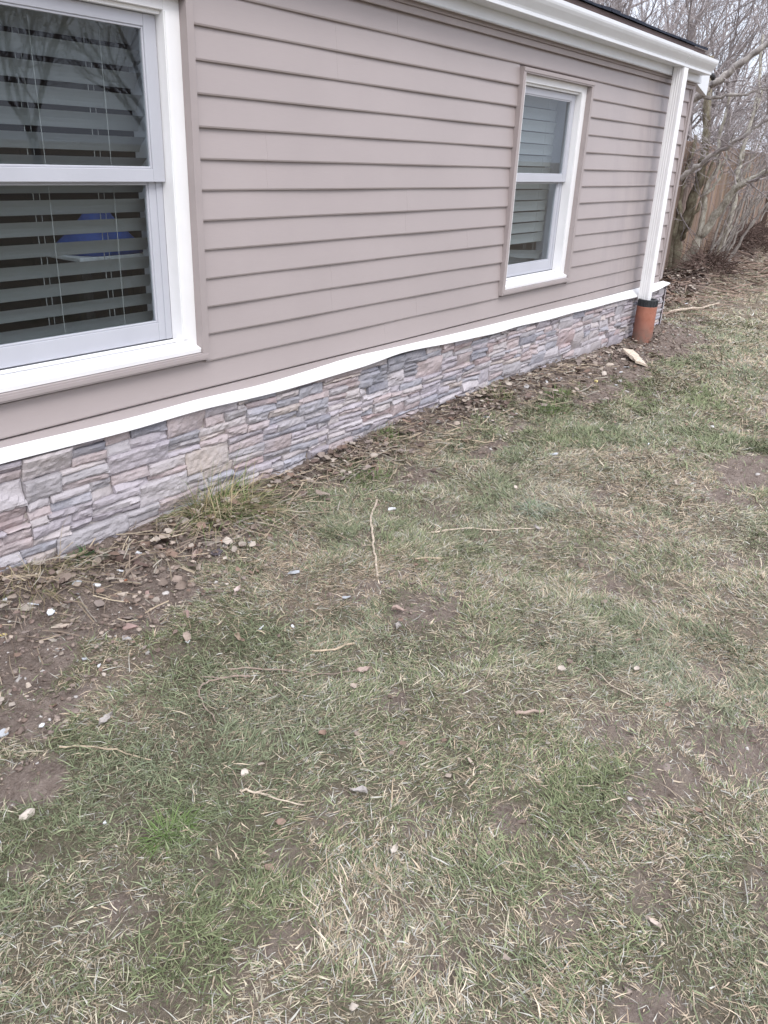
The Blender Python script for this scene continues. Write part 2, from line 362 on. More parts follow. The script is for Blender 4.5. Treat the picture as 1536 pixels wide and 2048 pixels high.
mb = MB(); R1 = random.Random(3)
def course_y(x, z): return 0.0016*math.sin(x*2.1+z*7)+0.0012*math.sin(x*5.3+z*19)
def clap(x0, x1, zb, zt, dy=0.0):
    n = max(2, int((x1-x0)/.16)); X = [x0+(x1-x0)*i/n for i in range(n+1)]
    e = (zt-zb)/E0
    prof = [(0.0150, zb+.005), (0.0065, zb-.0005), (0.0022, zb+.0015), (0.0, zb+.0075), (0.0135, zt+.003), (0.0202, zt+.003), (0.0202, zb+.005)]
    mb.extrude(prof, X, dy=lambda x: dy+course_y(x, zb))
seams = {0: [3.6], 1: [3.15, 6.6], 2: [3.16, 6.6], 3: [1.0, 4.2, 7.2], 4: [1.0, 4.2, 7.2], 5: [2.7, 6.35], 6: [2.7, 6.35], 7: [3.75, 7.0], 8: [3.75, 7.0], 9: [4.4, 6.2], 10: [3.14, 6.2], 11: [3.14, 6.7], 12: [3.9, 6.7], 13: [3.6, 6.9]}
for k in range(0, 14):
    zb = ZA-k*E0; zt = zb+E0 if k else 2.155
    cuts = sorted([HX0]+seams.get(k, [])+[HX1-.012])
    for a, b in zip(cuts[:-1], cuts[1:]):
        segs = [(a, b+(.022 if b < HX1-.1 else 0))]
        for (w0, w1) in WINS:
            if zb < WZ1-.01 and zt > WZ0+.01:
                ns = []
                for (p, q) in segs:
                    if q <= w0 or p >= w1: ns.append((p, q)); continue
                    if p < w0: ns.append((p, w0-.0006))
                    if q > w1: ns.append((w1+.0006, q))
                segs = ns
        par = (cuts.index(a) % 2)*-.0005
        for (p, q) in segs:
            # siding above / below window edges inside a course
            if q-p > .01: clap(p, q, zb, zt, par)
# pieces of the cut courses above and below the windows
mb.box(HX0, HX1-.012, -.002, 0.02, .47, ZA-13*E0-.006)              # starter strip
siding = mb.build("siding", M['siding'], house)

# sheathing round the window openings, gable and far walls, the dark rooms inside
mb = MB()
cx = [HX0]+[c for w in WINS for c in (w[0]+.03, w[1]-.03)]+[HX1-.02]
for i in range(0, len(cx)-1, 2): mb.box(cx[i], cx[i+1], .0205, .11, .30, 2.40)
for (w0, w1) in WINS:
    mb.box(w0+.03, w1-.03, .0205, .11, .30, WZ0+.03); mb.box(w0+.03, w1-.03, .0205, .11, WZ1-.03, 2.40)
mb.box(HX0, HX1-.02, HY1-.1, HY1, .0, 2.40); mb.box(HX0, HX0+.1, .1105, HY1-.101, .0, 2.40); mb.box(HX1-.12, HX1-.02, .1105, HY1-.101, .0, 2.40)
mb.build("sheathing", M['taupe'], house)
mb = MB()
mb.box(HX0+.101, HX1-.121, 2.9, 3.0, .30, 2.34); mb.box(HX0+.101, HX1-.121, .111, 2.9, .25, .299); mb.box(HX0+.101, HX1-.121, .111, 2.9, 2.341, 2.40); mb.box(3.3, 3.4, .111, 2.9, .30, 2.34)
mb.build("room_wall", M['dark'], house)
for (w0, w1) in WINS:
    for (xa, xb) in ((w0+.06, w0+.105), (w1-.105, w1-.06)):
        mb = MB(); mb.box(xa, xb, .1115, .235, WZ0+.06, WZ1-.06); mb.build("jamb_lining", M['sash'], house)
    mb = MB(); mb.box(w0+.1055, w1-.1055, .1115, .235, WZ0+.05, WZ0+.085); mb.build("stool", M['sash'], house)
# gable wall siding (faces +x)
mb = MB()
for k in range(0, 26):
    zb = ZA+E0*11-k*E0
    y1 = HY1 if zb < 2.3 else None
    ya, yb = (.0, HY1) if zb < 2.30 else (max(0, (zb-2.30)/.33), HY1-max(0, (zb-2.30)/.33))
    if yb-ya < .3: continue
    mb.add([(HX1, ya, zb), (HX1, yb, zb), (HX1-.012, yb, zb+E0), (HX1-.012, ya, zb+E0), (HX1-.012, ya, zb), (HX1-.012, yb, zb)], [(0, 1, 2, 3), (0, 4, 5, 1)])
mb.build("gable_siding", M['siding'], house, recalc=False)
mb = MB(); mb.box(HX1-.03, HX1+.022, -.016, .002, .50, 2.165); mb.box(HX1+.002, HX1+.022, .002, .07, .50, 2.165); mb.box(HX1-.055, HX1-.03, -.004, .012, .50, 2.165)
mb.build("corner_post", M['taupe'], house, bevel=.003)

# foundation and ledge-stone veneer
mb = MB(); mb.box(HX0, HX1+.05, -.026, .15, -.25, .448); mb.box(HX1-.15, HX1+.05, .151, HY1, -.25, .448); mb.build("foundation", M['conc'], house)
FT = [(-3, .497), (1.35, .503), (1.89, .489), (2.25, .495), (2.62, .484), (2.9, .492), (3.29, .508), (3.6, .500), (3.9, .495), (4.34, .487), (4.9, .483), (5.66, .478), (6.4, .467), (7.5, .466), (8.2, .47)]
FB = [(-3, .47), (1.3, .475), (1.83, .466), (2.19, .473), (2.55, .458), (2.77, .455), (3.07, .462), (3.3, .466), (3.45, .472), (3.61, .487), (3.86, .480), (4.05, .468), (4.23, .462), (4.78, .444), (5.0, .452), (5.53, .432), (5.9, .436), (6.25, .428), (6.8, .425), (7.36, .412), (7.8, .42), (8.0, .435), (8.1, .45)]
def ip(t, x): return float(np.interp(x, [a for a, b in t], [b for a, b in t]))
PAL = [((.465, .425, .46), 7), ((.50, .455, .45), 5), ((.49, .41, .405), 5), ((.37, .37, .41), 3), ((.42, .40, .415), 4), ((.50, .435, .395), 1), ((.28, .28, .32), 1), ((.43, .335, .33), 1), ((.53, .495, .51), 4)]
palw = [c for c, w in PAL for _ in range(w)]
RS = random.Random(8); rects = []
def split(x0, x1, z0, z1):
    w, h = x1-x0, z1-z0; r = RS.random()
    if h > .115: m = z0+h*RS.uniform(.36, .64); split(x0, x1, z0, m); split(x0, x1, m, z1)
    elif w > .34: m = x0+w*RS.uniform(.35, .65); split(x0, m, z0, z1); split(m, x1, z0, z1)
    elif h > .046 and r < .70: m = z0+h*RS.uniform(.32, .68); split(x0, x1, z0, m); split(x0, x1, m, z1)
    elif w > .24 and r > .3 and h < .07: m = x0+w*RS.uniform(.25, .75); split(x0, m, z0, z1); split(m, x1, z0, z1)
    else: rects.append((x0, x1, z0, z1))
def veneer(X0, X1, Z0, Z1, pw=(.26, .5)):
    rects.clear(); rows = 3; z = Z0
    zs = [Z0]+[Z0+(Z1-Z0)*(i/rows) for i in range(1, rows)]+[Z1]
    for r in range(rows):
        x = X0
        while x < X1-.02:
            w = RS.uniform(*pw); w = X1-x if X1-x-w < .15 else w
            ja = 0 if r == 0 else 0; split(x, x+w, zs[r]+ja, zs[r+1]); x += w
    return list(rects)
def add_stone(mb, rc, T, fine):
    x0, x1, z0, z1 = rc; g = .0013
    if T is front: z1 = min(z1, ip(FB, (x0+x1)/2)+.008)
    x0 += g; x1 -= g; z0 += g*.6; z1 -= g*.6
    w, h = x1-x0, z1-z0
    if w < .01 or h < .008: return
    c = RS.choice(palw); br = RS.uniform(.86, 1.12); c = tuple(v*br*.86 for v in c)
    nx_ = max(3, min(26, int(w/fine)+1)); nz_ = max(3, min(12, int(h/fine)+1))
    d = RS.uniform(.016, .030); sl = RS.uniform(-.12, .20)*min(h, .06)*1.2; sx = RS.uniform(-.010, .010)
    seed = RS.random()*90; ax = RS.uniform(-1, 1); cz = RS.random() < .30; cd = RS.uniform(.004, .011); cp = RS.uniform(.3, .7)
    vs = []; fs = []; ed = min(.004, h*.18)
    for i in range(nx_+1):
        for j in range(nz_+1):
            u, v = i/nx_, j/nz_
            x = x0+w*u; z = z0+h*v
            p = Vector((x*9+seed, z*16, seed*1.7)); n1 = mnoise.noise(p); n2 = mnoise.noise(Vector((x*38+seed, z*55, 3.1)))
            dep = d+sl*(v-.5)*2+sx*(u-.5)*2+n1*.009+n2*.0055
            if cz and (u-.5)*ax+(v-.5)*.9*(1 if ax > 0 else -1) > (cp-.5)*.5: dep -= cd
            b = min(min(u, 1-u)*w, min(v, 1-v)*h)
            if b < 1e-6: dep -= .0045+.003*abs(n2)
            jx = (mnoise.noise(Vector((z*60, seed, 1)))*.0025 if i in (0, nx_) else 0); jz = (mnoise.noise(Vector((x*30, seed, 7)))*.0028 if j in (0, nz_) else 0)
            vs.append(T(x+jx, dep, z+jz))
    q = nz_+1
    for i in range(nx_):
        for j in range(nz_): fs.append((i*q+j, (i+1)*q+j, (i+1)*q+j+1, i*q+j+1))
    ring = [i*q for i in range(nx_+1)]+[nx_*q+j for j in range(1, nz_+1)]+[i*q+nz_ for i in range(nx_-1, -1, -1)]+[j for j in range(nz_-1, 0, -1)]
    o = len(vs)
    for r in ring:
        i, j = divmod(r, q); vs.append(T(x0+w*i/nx_, 0.0, z0+h*j/nz_))
    L = len(ring)
    for k in range(L): fs.append((ring[k], o+k, o+(k+1) % L, ring[(k+1) % L]))
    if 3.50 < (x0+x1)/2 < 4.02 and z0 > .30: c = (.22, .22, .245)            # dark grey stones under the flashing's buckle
    mb.add(vs, fs, c)
mb = MB()
def front(x, d, z): return (x, -.026-d, z-.0)
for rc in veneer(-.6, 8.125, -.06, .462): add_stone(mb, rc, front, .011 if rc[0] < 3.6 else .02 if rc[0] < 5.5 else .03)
mb.build("stone_veneer", M['stone'], house, colors=True)
mb = MB()
def side(x, d, z): return (HX1+.058+d, x, z)
for rc in veneer(-.06, 5.0, -.06, .462): add_stone(mb, rc, side, .03)
mb.build("stone_veneer", M['stone'], house, colors=True)

# white flashing ledge above the stones: a wavy bent strip
def ipc(t, x): return (ip(t, x-.05)+ip(t, x)+ip(t, x+.05)+ip(t, x-.1)+ip(t, x+.1))/5
vs = []; fs = []; X = list(np.arange(HX0, 8.19, .04))
for x in X:
    a, b = ipc(FT, x)-.003, ipc(FB, x)+.009; yb = -.074-.004*math.sin(x*3.1)*math.sin(x*1.3+1)
    vs += [(x, -.0025, a+.003), (x, -.006, a), (x, yb*.5, (a+b)/2+.001), (x, yb, b), (x, yb-.001, b-.009), (x, yb+.0015, b-.009), (x, yb+.002, b-.002), (x, yb*.5, (a+b)/2-.002), (x, -.0026, a-.006)]
n = 9
for i in range(len(X)-1):
    for j in range(n): fs.append((i*n+j, i*n+(j+1) % n, (i+1)*n+(j+1) % n, (i+1)*n+j))
fs += [tuple(range(n-1, -1, -1)), tuple((len(X)-1)*n+j for j in range(n))]
mb = MB(); mb.add(vs, fs); mb.build("flashing_strip", M['flash'], house, smooth=False)

# eaves: frieze, soffit, fascia, gutter, roof
Fy = -.06
mb = MB(); mb.box(HX0, 8.05, -.014, .0, 2.118, 2.150); mb.box(HX0, 8.05, -.026, .0, 2.1505, 2.176); mb.build("frieze_trim", M['taupe'], house, bevel=.003)
mb = MB(); mb.box(HX0, 8.06, Fy+.001, .02, 2.1765, 2.186); mb.build("soffit", M['taupe'], house)
mb = MB(); mb.box(HX0, 8.04, Fy-.004, Fy+.012, 2.170, 2.30); mb.box(HX0, 8.04, Fy-.004, Fy+.018, 2.166, 2.1695); mb.build("fascia", M['gutter'], house, bevel=.002)
def gut_prof(t):
    o = [(0, .0), (-.088, .0), (-.093, .003), (-.093, .018), (-.0905, .020), (-.096, .032), (-.108, .048), (-.122, .066), (-.131, .082), (-.134, .093), (-.1345, .112), (-.127, .114)]
    i = [(-.127, .112), (-.1325, .110), (-.132, .094), (-.129, .083), (-.120, .068), (-.106, .050), (-.094, .034), (-.088, .020), (-.0905, .016), (-.090, .005), (-.086, .002), (-.002, .002), (-.002, .10), (0, .10)]
    return [(y+Fy-.006, z+2.226) for y, z in o+i]
mb = MB(); mb.extrude(gut_prof(0), [HX0, 2.0, 5.0, 7.30]); mb.extrude([(y*1.006, z-.0012) for y, z in gut_prof(0)], [7.26, 7.975])
endp = [(0, .0), (-.088, .0), (-.093, .018), (-.108, .048), (-.131, .082), (-.134, .093), (-.1345, .112), (0, .112)]
mb.extrude([(y+Fy-.006, z+2.2265) for y, z in endp], [7.9752, 7.978])
mb.build("gutter", M['gutter'], house)
mb = MB(); mb.box(HX0, 7.975, Fy-.004, Fy+.02, 2.3015, 2.408); mb.box(HX0, 7.98, Fy-.012, Fy-.0045, 2.385, 2.412); mb.build("drip_edge", M['brown'], house)
mb = MB(); sl = .33; x = HX0
ridge_y = HY1/2; RR = random.Random(2)
while x < 7.98:                                    # shingle tabs along the eave, slightly uneven
    w = min(RR.uniform(.14, .17), 7.99-x); t = RR.uniform(.0, .008); o = RR.uniform(0, .010)
    y0 = Fy-.028-o; z0 = 2.414
    mb.add([(x, y0, z0), (x+w-.004, y0, z0), (x+w-.004, y0, z0+.012+t), (x, y0, z0+.012+t), (x, y0+.16, z0+.16*sl), (x+w-.004, y0+.16, z0+.16*sl), (x+w-.004, y0+.16, z0+.012+.16*sl), (x, y0+.16, z0+.012+.16*sl)],
           [(0, 1, 2, 3), (3, 2, 6, 7), (0, 4, 5, 1), (1, 5, 6, 2), (0, 3, 7, 4), (4, 7, 6, 5)]); x += w
zr = 2.416+(ridge_y-Fy+.02)*sl
for k in range(24):                                # rising shingle courses
    y0 = Fy+.09+k*.145; y1 = y0+.16
    if y1 > ridge_y: break
    z0 = 2.418+(y0-Fy)*sl; z1 = 2.412+(y1-Fy)*sl
    mb.add([(HX0, y0, z0+.008), (7.99, y0, z0+.008), (7.99, y1, z1+.008), (HX0, y1, z1+.008), (HX0, y0, z0-.004), (7.99, y0, z0-.004)], [(0, 1, 2, 3), (4, 5, 1, 0)])
mb.add([(HX0, Fy-.02, 2.411), (8.37, Fy+.05, 2.43), (8.37, ridge_y, zr-.01), (HX0, ridge_y, zr-.01), (HX0, HY1+.1, 2.411), (8.37, HY1+.1, 2.411)], [(0, 1, 2, 3), (3, 2, 5, 4)])
mb.build("roof", M['roof'], house, recalc=False)
# boxed eave return and rake board at the corner
def slab(mb, poly, y0, y1):
    n = len(poly); mb.add([(x, y0, z) for x, z in poly]+[(x, y1, z) for x, z in poly], [tuple(range(n)), tuple(range(2*n-1, n-1, -1))]+[(i, (i+1) % n, (i+1) % n+n, i+n) for i in range(n)])
mb = MB(); slab(mb, [(8.0, 2.20), (8.05, 2.165), (8.36, 2.095), (8.365, 2.33), (8.0, 2.33)], -.030, -.006)
mb.add([(8.075, -.005, 2.166), (8.36, -.005, 2.095), (8.36, .35, 2.26), (8.075, .35, 2.30)], [(0, 1, 2, 3)])
mb.add([(8.36, -.03, 2.10), (8.36, ridge_y, 3.42), (8.36, ridge_y, 3.58), (8.36, -.03, 2.36), (8.34, -.03, 2.10), (8.34, ridge_y, 3.42), (8.34, ridge_y, 3.58), (8.34, -.03, 2.36)], [(0, 1, 2, 3), (7, 6, 5, 4), (0, 4, 5, 1)])
mb.build("eave_return", M['gutter'], house)
mb = MB(); mb.add([(8.073, .0, 2.17), (8.35, .0, 2.11), (8.35, ridge_y, 3.40), (8.073, ridge_y, 3.40)], [(0, 1, 2, 3)])
mb.build("rake_soffit", M['taupe'], house)
mb = MB(); mb.tube([(8.37, -.02, 2.268), (8.44, -.03, 2.262), (8.47, -.03, 2.245)], .022, 8); mb.build("black_cap", M['black'], house)

# downspout, dropping straight into the clay pipe
DX0, DX1, DY0, DY1 = 7.275, 7.372, -.158, -.070
def corr(a0, a1, n=3, d=.002):
    P = [a0+.012]
    w = (a1-a0-.024)/(n*2+1)
    out = [(a0, 0)]
    for i in range(n): s = a0+.012+w*(2*i+1); out += [(s-.003, 0), (s+.002, d), (s+w-.002, d), (s+w+.003, 0)]
    return out
prof = []
for a, d in corr(DX0, DX1): prof.append((a, DY0+d))
for a, d in corr(DY0, DY1, 3, .002): prof.append((DX1-d, a))
for a, d in corr(-DX1, -DX0): prof.append((-a, DY1-d))
for a, d in corr(-DY1, -DY0, 3, .002): prof.append((DX0+d, -a))
mb = MB(); zs = [.372, .9, 1.5, 2.0, 2.2245]; n = len(prof); sh = lambda z: .012*(1-(z-.325)/1.9)
mb.add([(x+sh(z), y-.016*(1-(z-.325)/1.9), z) for z in zs for x, y in prof], [(i*n+j, i*n+(j+1) % n, (i+1)*n+(j+1) % n, (i+1)*n+j) for i in range(len(zs)-1) for j in range(n)])
mb.build("downspout", M['white'], house)
pipe = empty("clay_drain_pipe", (7.315, -.172, 0)); tag(pipe, "terracotta clay drain pipe standing in the soil under the white downspout", "drain pipe")
def ring_tube(mb, cx_, cy_, z0, z1, r0, r1, n=40, rim=.004, wob=0):
    prof = [(r0-.002, z0), (r0, z0+.001), (r0, z1-rim), (r0-rim*.5, z1), (r1+rim*.5, z1), (r1, z1-rim), (r1, z0)]
    vs = []; fs = []; m = len(prof)
    for k in range(n):
        a = 2*math.pi*k/n
        for r, z in prof: rr = r*(1+wob*math.sin(3*a+z*9)); vs.append((cx_+rr*math.cos(a), cy_+rr*math.sin(a), z))
    for k in range(n):
        for j in range(m): fs.append((k*m+j, ((k+1) % n)*m+j, ((k+1) % n)*m+(j+1) % m, k*m+(j+1) % m))
    mb.add(vs, fs)
mb = MB(); ring_tube(mb, 7.315, -.172, -.15, .345, .088, .070, wob=.006); mb.build("pipe_body", M['clay'], pipe, smooth=False)
mb = MB(); ring_tube(mb, 7.315, -.172, .22, .405, .0845, .062, n=36, wob=.015)
for k in range(18): a = 2*math.pi*k/18; mb.box(7.315+.084*math.cos(a)-.004, 7.315+.084*math.cos(a)+.004, -.172+.084*math.sin(a)-.004, -.172+.084*math.sin(a)+.004, .349, .398)
mb.build("rubber_coupling", M['rubber'], pipe)

# ------------------------------------------------------------------ windows
def frame_boxes(mb, x0, x1, z0, z1, y0, y1, w, wb=None, wt=None):
    wb = wb or w; wt = wt or w
    mb.box(x0, x0+w, y0, y1, z0, z1); mb.box(x1-w, x1, y0, y1, z0, z1)
    mb.box(x0+w+.0003, x1-w-.0003, y0, y1, z0, z0+wb); mb.box(x0+w+.0003, x1-w-.0003, y0, y1, z1-wt, z1)
def make_window(w0, w1, label, slat_tilt, blind_kind):
    z0, z1 = WZ0, WZ1
    a0, a1, b0, b1 = w0+.034, w1-.034, z0+.030, z1-.030            # inside of the taupe channel
    s0, s1, t0, t1 = w0+.108, w1-.108, z0+.088, z1-.072            # sash opening
    f = MB()
    # casing: sloping sill, flat jambs with a step, head
    for (xa, xb) in ((a0, s0), (s1, a1)):
        f.box(xa, xb, .014, .080, b0, b1)
    sgn = [(s0-.022, s0-.004), (s1+.004, s1+.022)]
    for (xa, xb) in sgn: f.box(xa, xb, .0105, .0138, t0+.002, t1-.002)
    f.add([(a0+.001, -.012, b0+.002), (a1-.001, -.012, b0+.002), (a1-.001, -.014, b0+.020), (a0+.001, -.014, b0+.020), (a0+.001, .070, t0-.010), (a1-.001, .070, t0-.010), (a1-.001, .082, t0-.010), (a0+.001, .082, t0-.010), (a0+.001, .082, b0+.002), (a1-.001, .082, b0+.002)],
          [(0, 1, 2, 3), (3, 2, 5, 4), (4, 5, 6, 7), (7, 6, 9, 8), (8, 9, 1, 0), (0, 3, 4, 7, 8), (1, 9, 6, 5, 2)])
    f.box(s0, s1, .050, .054, t0-.0105, t0+.003)
    f.box(s0, s1, .014, .080, t1, b1); f.box(s0, s1, .032, .080, t1-.014, t1-.0003)
    win = f.build("window", M['white'], house, bevel=.0025); win["label"] = label
    j = MB(); frame_boxes(j, w0, w1, z0, z1, -.024, .0195, .034, .030, .030)
    j.box(w0, w1, -.0285, -.0242, z1-.022, z1-.004); j.box(w0+.01, w1-.01, -.0275, -.0242, z0+.006, z0+.022)
    j.box(w1-.055, w1+.003, -.0262, -.0243, z0+.001, z0+.026)
    attach(j.build("trim_channel", M['taupe'], None, bevel=.002), win)
    zm = 1.385                                                     # meeting rail centre
    up = MB(); frame_boxes(up, s0+.003, s1-.003, zm-.023, t1-.016, .056, .078, .055, .046, .040); frame_boxes(up, s0+.058, s1-.058, zm+.023, t1-.056, .060, .0775, .008)
    attach(up.build("upper_sash", M['sash'], None, bevel=.002), win)
    lo = MB(); frame_boxes(lo, s0+.003, s1-.003, t0-.001, zm+.012, .0845, .1065, .060, .072, .040); frame_boxes(lo, s0+.063, s1-.063, t0+.071, zm-.028, .088, .106, .008)
    attach(lo.build("lower_sash", M['sash'], None, bevel=.002), win)
    for (xa, xb) in ((s0, s0+.030), (s1-.030, s1)):
        tr = MB(); tr.box(xa, xb, .0805, .084, t0, zm-.024); attach(tr.build("jamb_track", M['sash'], None), win)
    for (xx) in ((s0+.24, s1-.24) if s1-s0 < 1.0 else (s0+.3, s1-.245)):
        k = MB(); k.add([(xx-.035, .0795, zm+.012), (xx+.035, .0795, zm+.012), (xx+.026, .0795, zm+.025), (xx-.026, .0795, zm+.025), (xx-.035, .086, zm+.012), (xx+.035, .086, zm+.012), (xx+.026, .086, zm+.025), (xx-.026, .086, zm+.025)], [(0, 1, 2, 3), (7, 6, 5, 4), (3, 2, 6, 7), (0, 4, 5, 1), (1, 5, 6, 2), (0, 3, 7, 4)])
        attach(k.build("sash_lock", M['sash'], None, bevel=.003), win)
    g = MB(); g.box(s0+.060, s1-.060, .066, .070, zm+.025, t1-.060); attach(g.build("upper_pane", M['glass'], None), win)
    g = MB(); g.box(s0+.068, s1-.068, .0945, .0985, t0+.073, zm-.032); attach(g.build("lower_pane", M['glass'], None), win)
    # horizontal blind behind the glass
    B = MB(); yc = .165; pitch = .0725
    bx0, bx1 = (s0+.02, s1-.015) if blind_kind == 'open' else (s0+.02, s1-.045)
    z = t1-.03; B.box(bx0, bx1, yc-.03, yc+.03, z-.01, z+.045); i = 0
    zend = t0+.06 if blind_kind == 'open' else t0+.19
    pr = [(-.5, 0), (-.25, .05), (0, .07), (.25, .05), (.5, 0)]
    rr = random.Random(4)
    def slat(xa, xb, zc, tilt, drop=0.0, w=.067):
        ct, st_ = math.cos(tilt), math.sin(tilt); P = []
        for (q, c) in pr: P.append((yc+q*w*ct+c*w*st_*.9, zc-q*w*st_+c*w*ct))
        Q = [(y+.0022*st_, zz-.0022*ct) for y, zz in reversed(P)]
        n = len(P)*2; prof = P+Q
        B.add([(xa, y, zz) for y, zz in prof]+[(xb, y, zz-drop) for y, zz in prof], [(k, (k+1) % n, (k+1) % n+n, k+n) for k in range(n)]+[tuple(range(n-1, -1, -1)), tuple(range(n, 2*n))])
    z -= .05
    while z > zend:
        slat(bx0, bx1, z, slat_tilt+rr.uniform(-.03, .03), rr.uniform(-.001, .002)); z -= pitch; i += 1
    if blind_kind == 'open':
        B.box(bx0, bx1, yc-.028, yc+.028, t0+.012, t0+.032)
    else:                                                           # lowest slats hang askew
        slat(bx0, bx1, z-.005, slat_tilt-.2, .05); slat(bx0, bx1, z-.03, .9, .10); slat(bx0, bx1, z-.085, 1.0, .105); slat(bx0, bx1, z-.125, .9, .09)
        B.add([(bx0, yc-.03, z-.19), (bx1, yc-.03, z-.27), (bx1, yc-.03, z-.245), (bx0, yc-.03, z-.165), (bx0, yc+.03, z-.19), (bx1, yc+.03, z-.27), (bx1, yc+.03, z-.245), (bx0, yc+.03, z-.165)], [(0, 1, 2, 3), (7, 6, 5, 4), (3, 2, 6, 7), (0, 4, 5, 1), (1, 5, 6, 2), (0, 3, 7, 4)])
    attach(B.build("blind", M['blind'], None), win)
    for cxx in ((s1-.19, s1-.46, s0+.2) if blind_kind == 'open' else (s0+.15, s1-.25)):
        c = MB()
        for yy in (yc-.031, yc+.031): c.tube([(cxx, yy, t1-.04), (cxx+.003, yy, zm), (cxx, yy, t0+.03 if blind_kind == 'open' else t0+.15)], .0012, 5)
        c.tube([(cxx-.02, yc+.034, t1-.04), (cxx-.02, yc+.034, t0+.03)], .0016, 5)
        attach(c.build("blind_cord", M['cord'], None), win)
    return win
make_window(*WINS[0], "large white double-hung window with half-open blinds", .86, 'open')
make_window(*WINS[1], "narrow white double-hung window with closed sagging blinds", 1.36, 'closed')

# blue thing standing inside, seen through the blinds
mb = MB(); N = 20
base = []
for lv, (zz, sx, sy) in enumerate(((1.063, .19, .14), (1.075, .20, .15), (1.10, .185, .14), (1.13, .15, .11), (1.17, .105, .08), (1.21, .065, .055), (1.24, .045, .04), (1.255, .02, .02))):
    for k in range(N):
        a = 2*math.pi*k/N; wv = 1+.07*math.sin(5*a+zz*6)
        mb.v.append((2.17+sx*wv*math.cos(a), .48+sy*wv*math.sin(a), zz)); mb.c.append((1, 1, 1))
for lv in range(7):
    for k in range(N): mb.f.append((lv*N+k, lv*N+(k+1) % N, (lv+1)*N+(k+1) % N, (lv+1)*N+k))
mb.f += [tuple(range(N-1, -1, -1)), tuple(7*N+k for k in range(N))]
tag(mb.build("blue_bundle", M['blue'], smooth=True, origin=(2.17, .48, 1.063)), "blue peaked bundle indoors, seen through the lower blinds of the large window", "bundle")
tbl = empty("table", (2.2, .5, .30)); tag(tbl, "white-topped table indoors under the blue bundle, behind the large window", "table")
mb = MB(); mb.box(1.97, 2.45, .34, .64, 1.046, 1.0625); mb.build("table_top", M['chipw'], tbl, bevel=.003)
for lx in (2.0, 2.42):
    for ly in (.37, .61): mb = MB(); mb.box(lx-.02, lx+.02, ly-.02, ly+.02, .2995, 1.0455); mb.build("leg", M['black'], tbl)

# ------------------------------------------------------------------ fence
FA = (9.3, 1.35-2.7*.1155); FD = Vector((1, .1155, 0)).normalized()
fence = empty("board_fence", (FA[0], FA[1], 0)); tag(fence, "weathered brown board privacy fence running back behind the bare trees", "fence")
mb = MB(); RF = random.Random(6); t = 0.0; k = 0
while t < 19:
    w = RF.uniform(.135, .15); top = 1.84+RF.uniform(-.015, .015); br = RF.uniform(.75, 1.15)
    c = RF.choice([(.33, .235, .17), (.38, .275, .195), (.30, .22, .18), (.32, .25, .215), (.28, .205, .16)]); c = tuple(v*br for v in c)
    p = Vector((FA[0], FA[1], 0))+FD*t; q = p+FD*w; nrm = Vector((FD.y, -FD.x, 0))*.011
    pts = [(-1, 0, .0), (1, 0, .0)]
    a, b = p, q
    zb = -.05; lean = RF.uniform(-.004, .004); off = nrm*RF.uniform(0, .5)
    poly = [(a, zb), (b, zb), (b, top-.03), (a+(b-a)*.8, top), (a+(b-a)*.2, top), (a, top-.03)]
    vs = [(*(pp+nrm+off)[:2], z) for pp, z in poly]+[(*(pp-nrm+off)[:2], z) for pp, z in poly]
    mb.add(vs, [tuple(range(6)), tuple(range(11, 5, -1))]+[(i, (i+1) % 6, (i+1) % 6+6, i+6) for i in range(6)], c)
    t += w+RF.uniform(.003, .009); k += 1
mb.build("board_panel", M['fence'], fence, colors=True)
mb = MB()
for zz in (.3, 1.4):
    p = Vector((FA[0], FA[1], 0))-Vector((FD.y, -FD.x, 0))*.045; q = p+FD*19
    n_ = Vector((FD.y, -FD.x, 0))*.018
    mb.add([(*(p+n_)[:2], zz), (*(q+n_)[:2], zz), (*(q-n_)[:2], zz), (*(p-n_)[:2], zz), (*(p+n_)[:2], zz+.09), (*(q+n_)[:2], zz+.09), (*(q-n_)[:2], zz+.09), (*(p-n_)[:2], zz+.09)], [(0, 3, 2, 1), (4, 5, 6, 7), (0, 1, 5, 4), (1, 2, 6, 5), (2, 3, 7, 6), (3, 0, 4, 7)], (.22, .15, .11))
mb.build("fence_rail", M['fence'], fence, colors=True)
for tt in (13.9, 16.4):
    p = Vector((FA[0], FA[1], 0))+FD*tt+Vector((FD.y, -FD.x, 0))*.07
    mb = MB(); mb.box(p.x-.05, p.x+.05, p.y-.05, p.y+.05, -.1, 1.90, (.10, .075, .065)); mb.build("fence_post", M['fence'], fence, colors=True, bevel=.006)

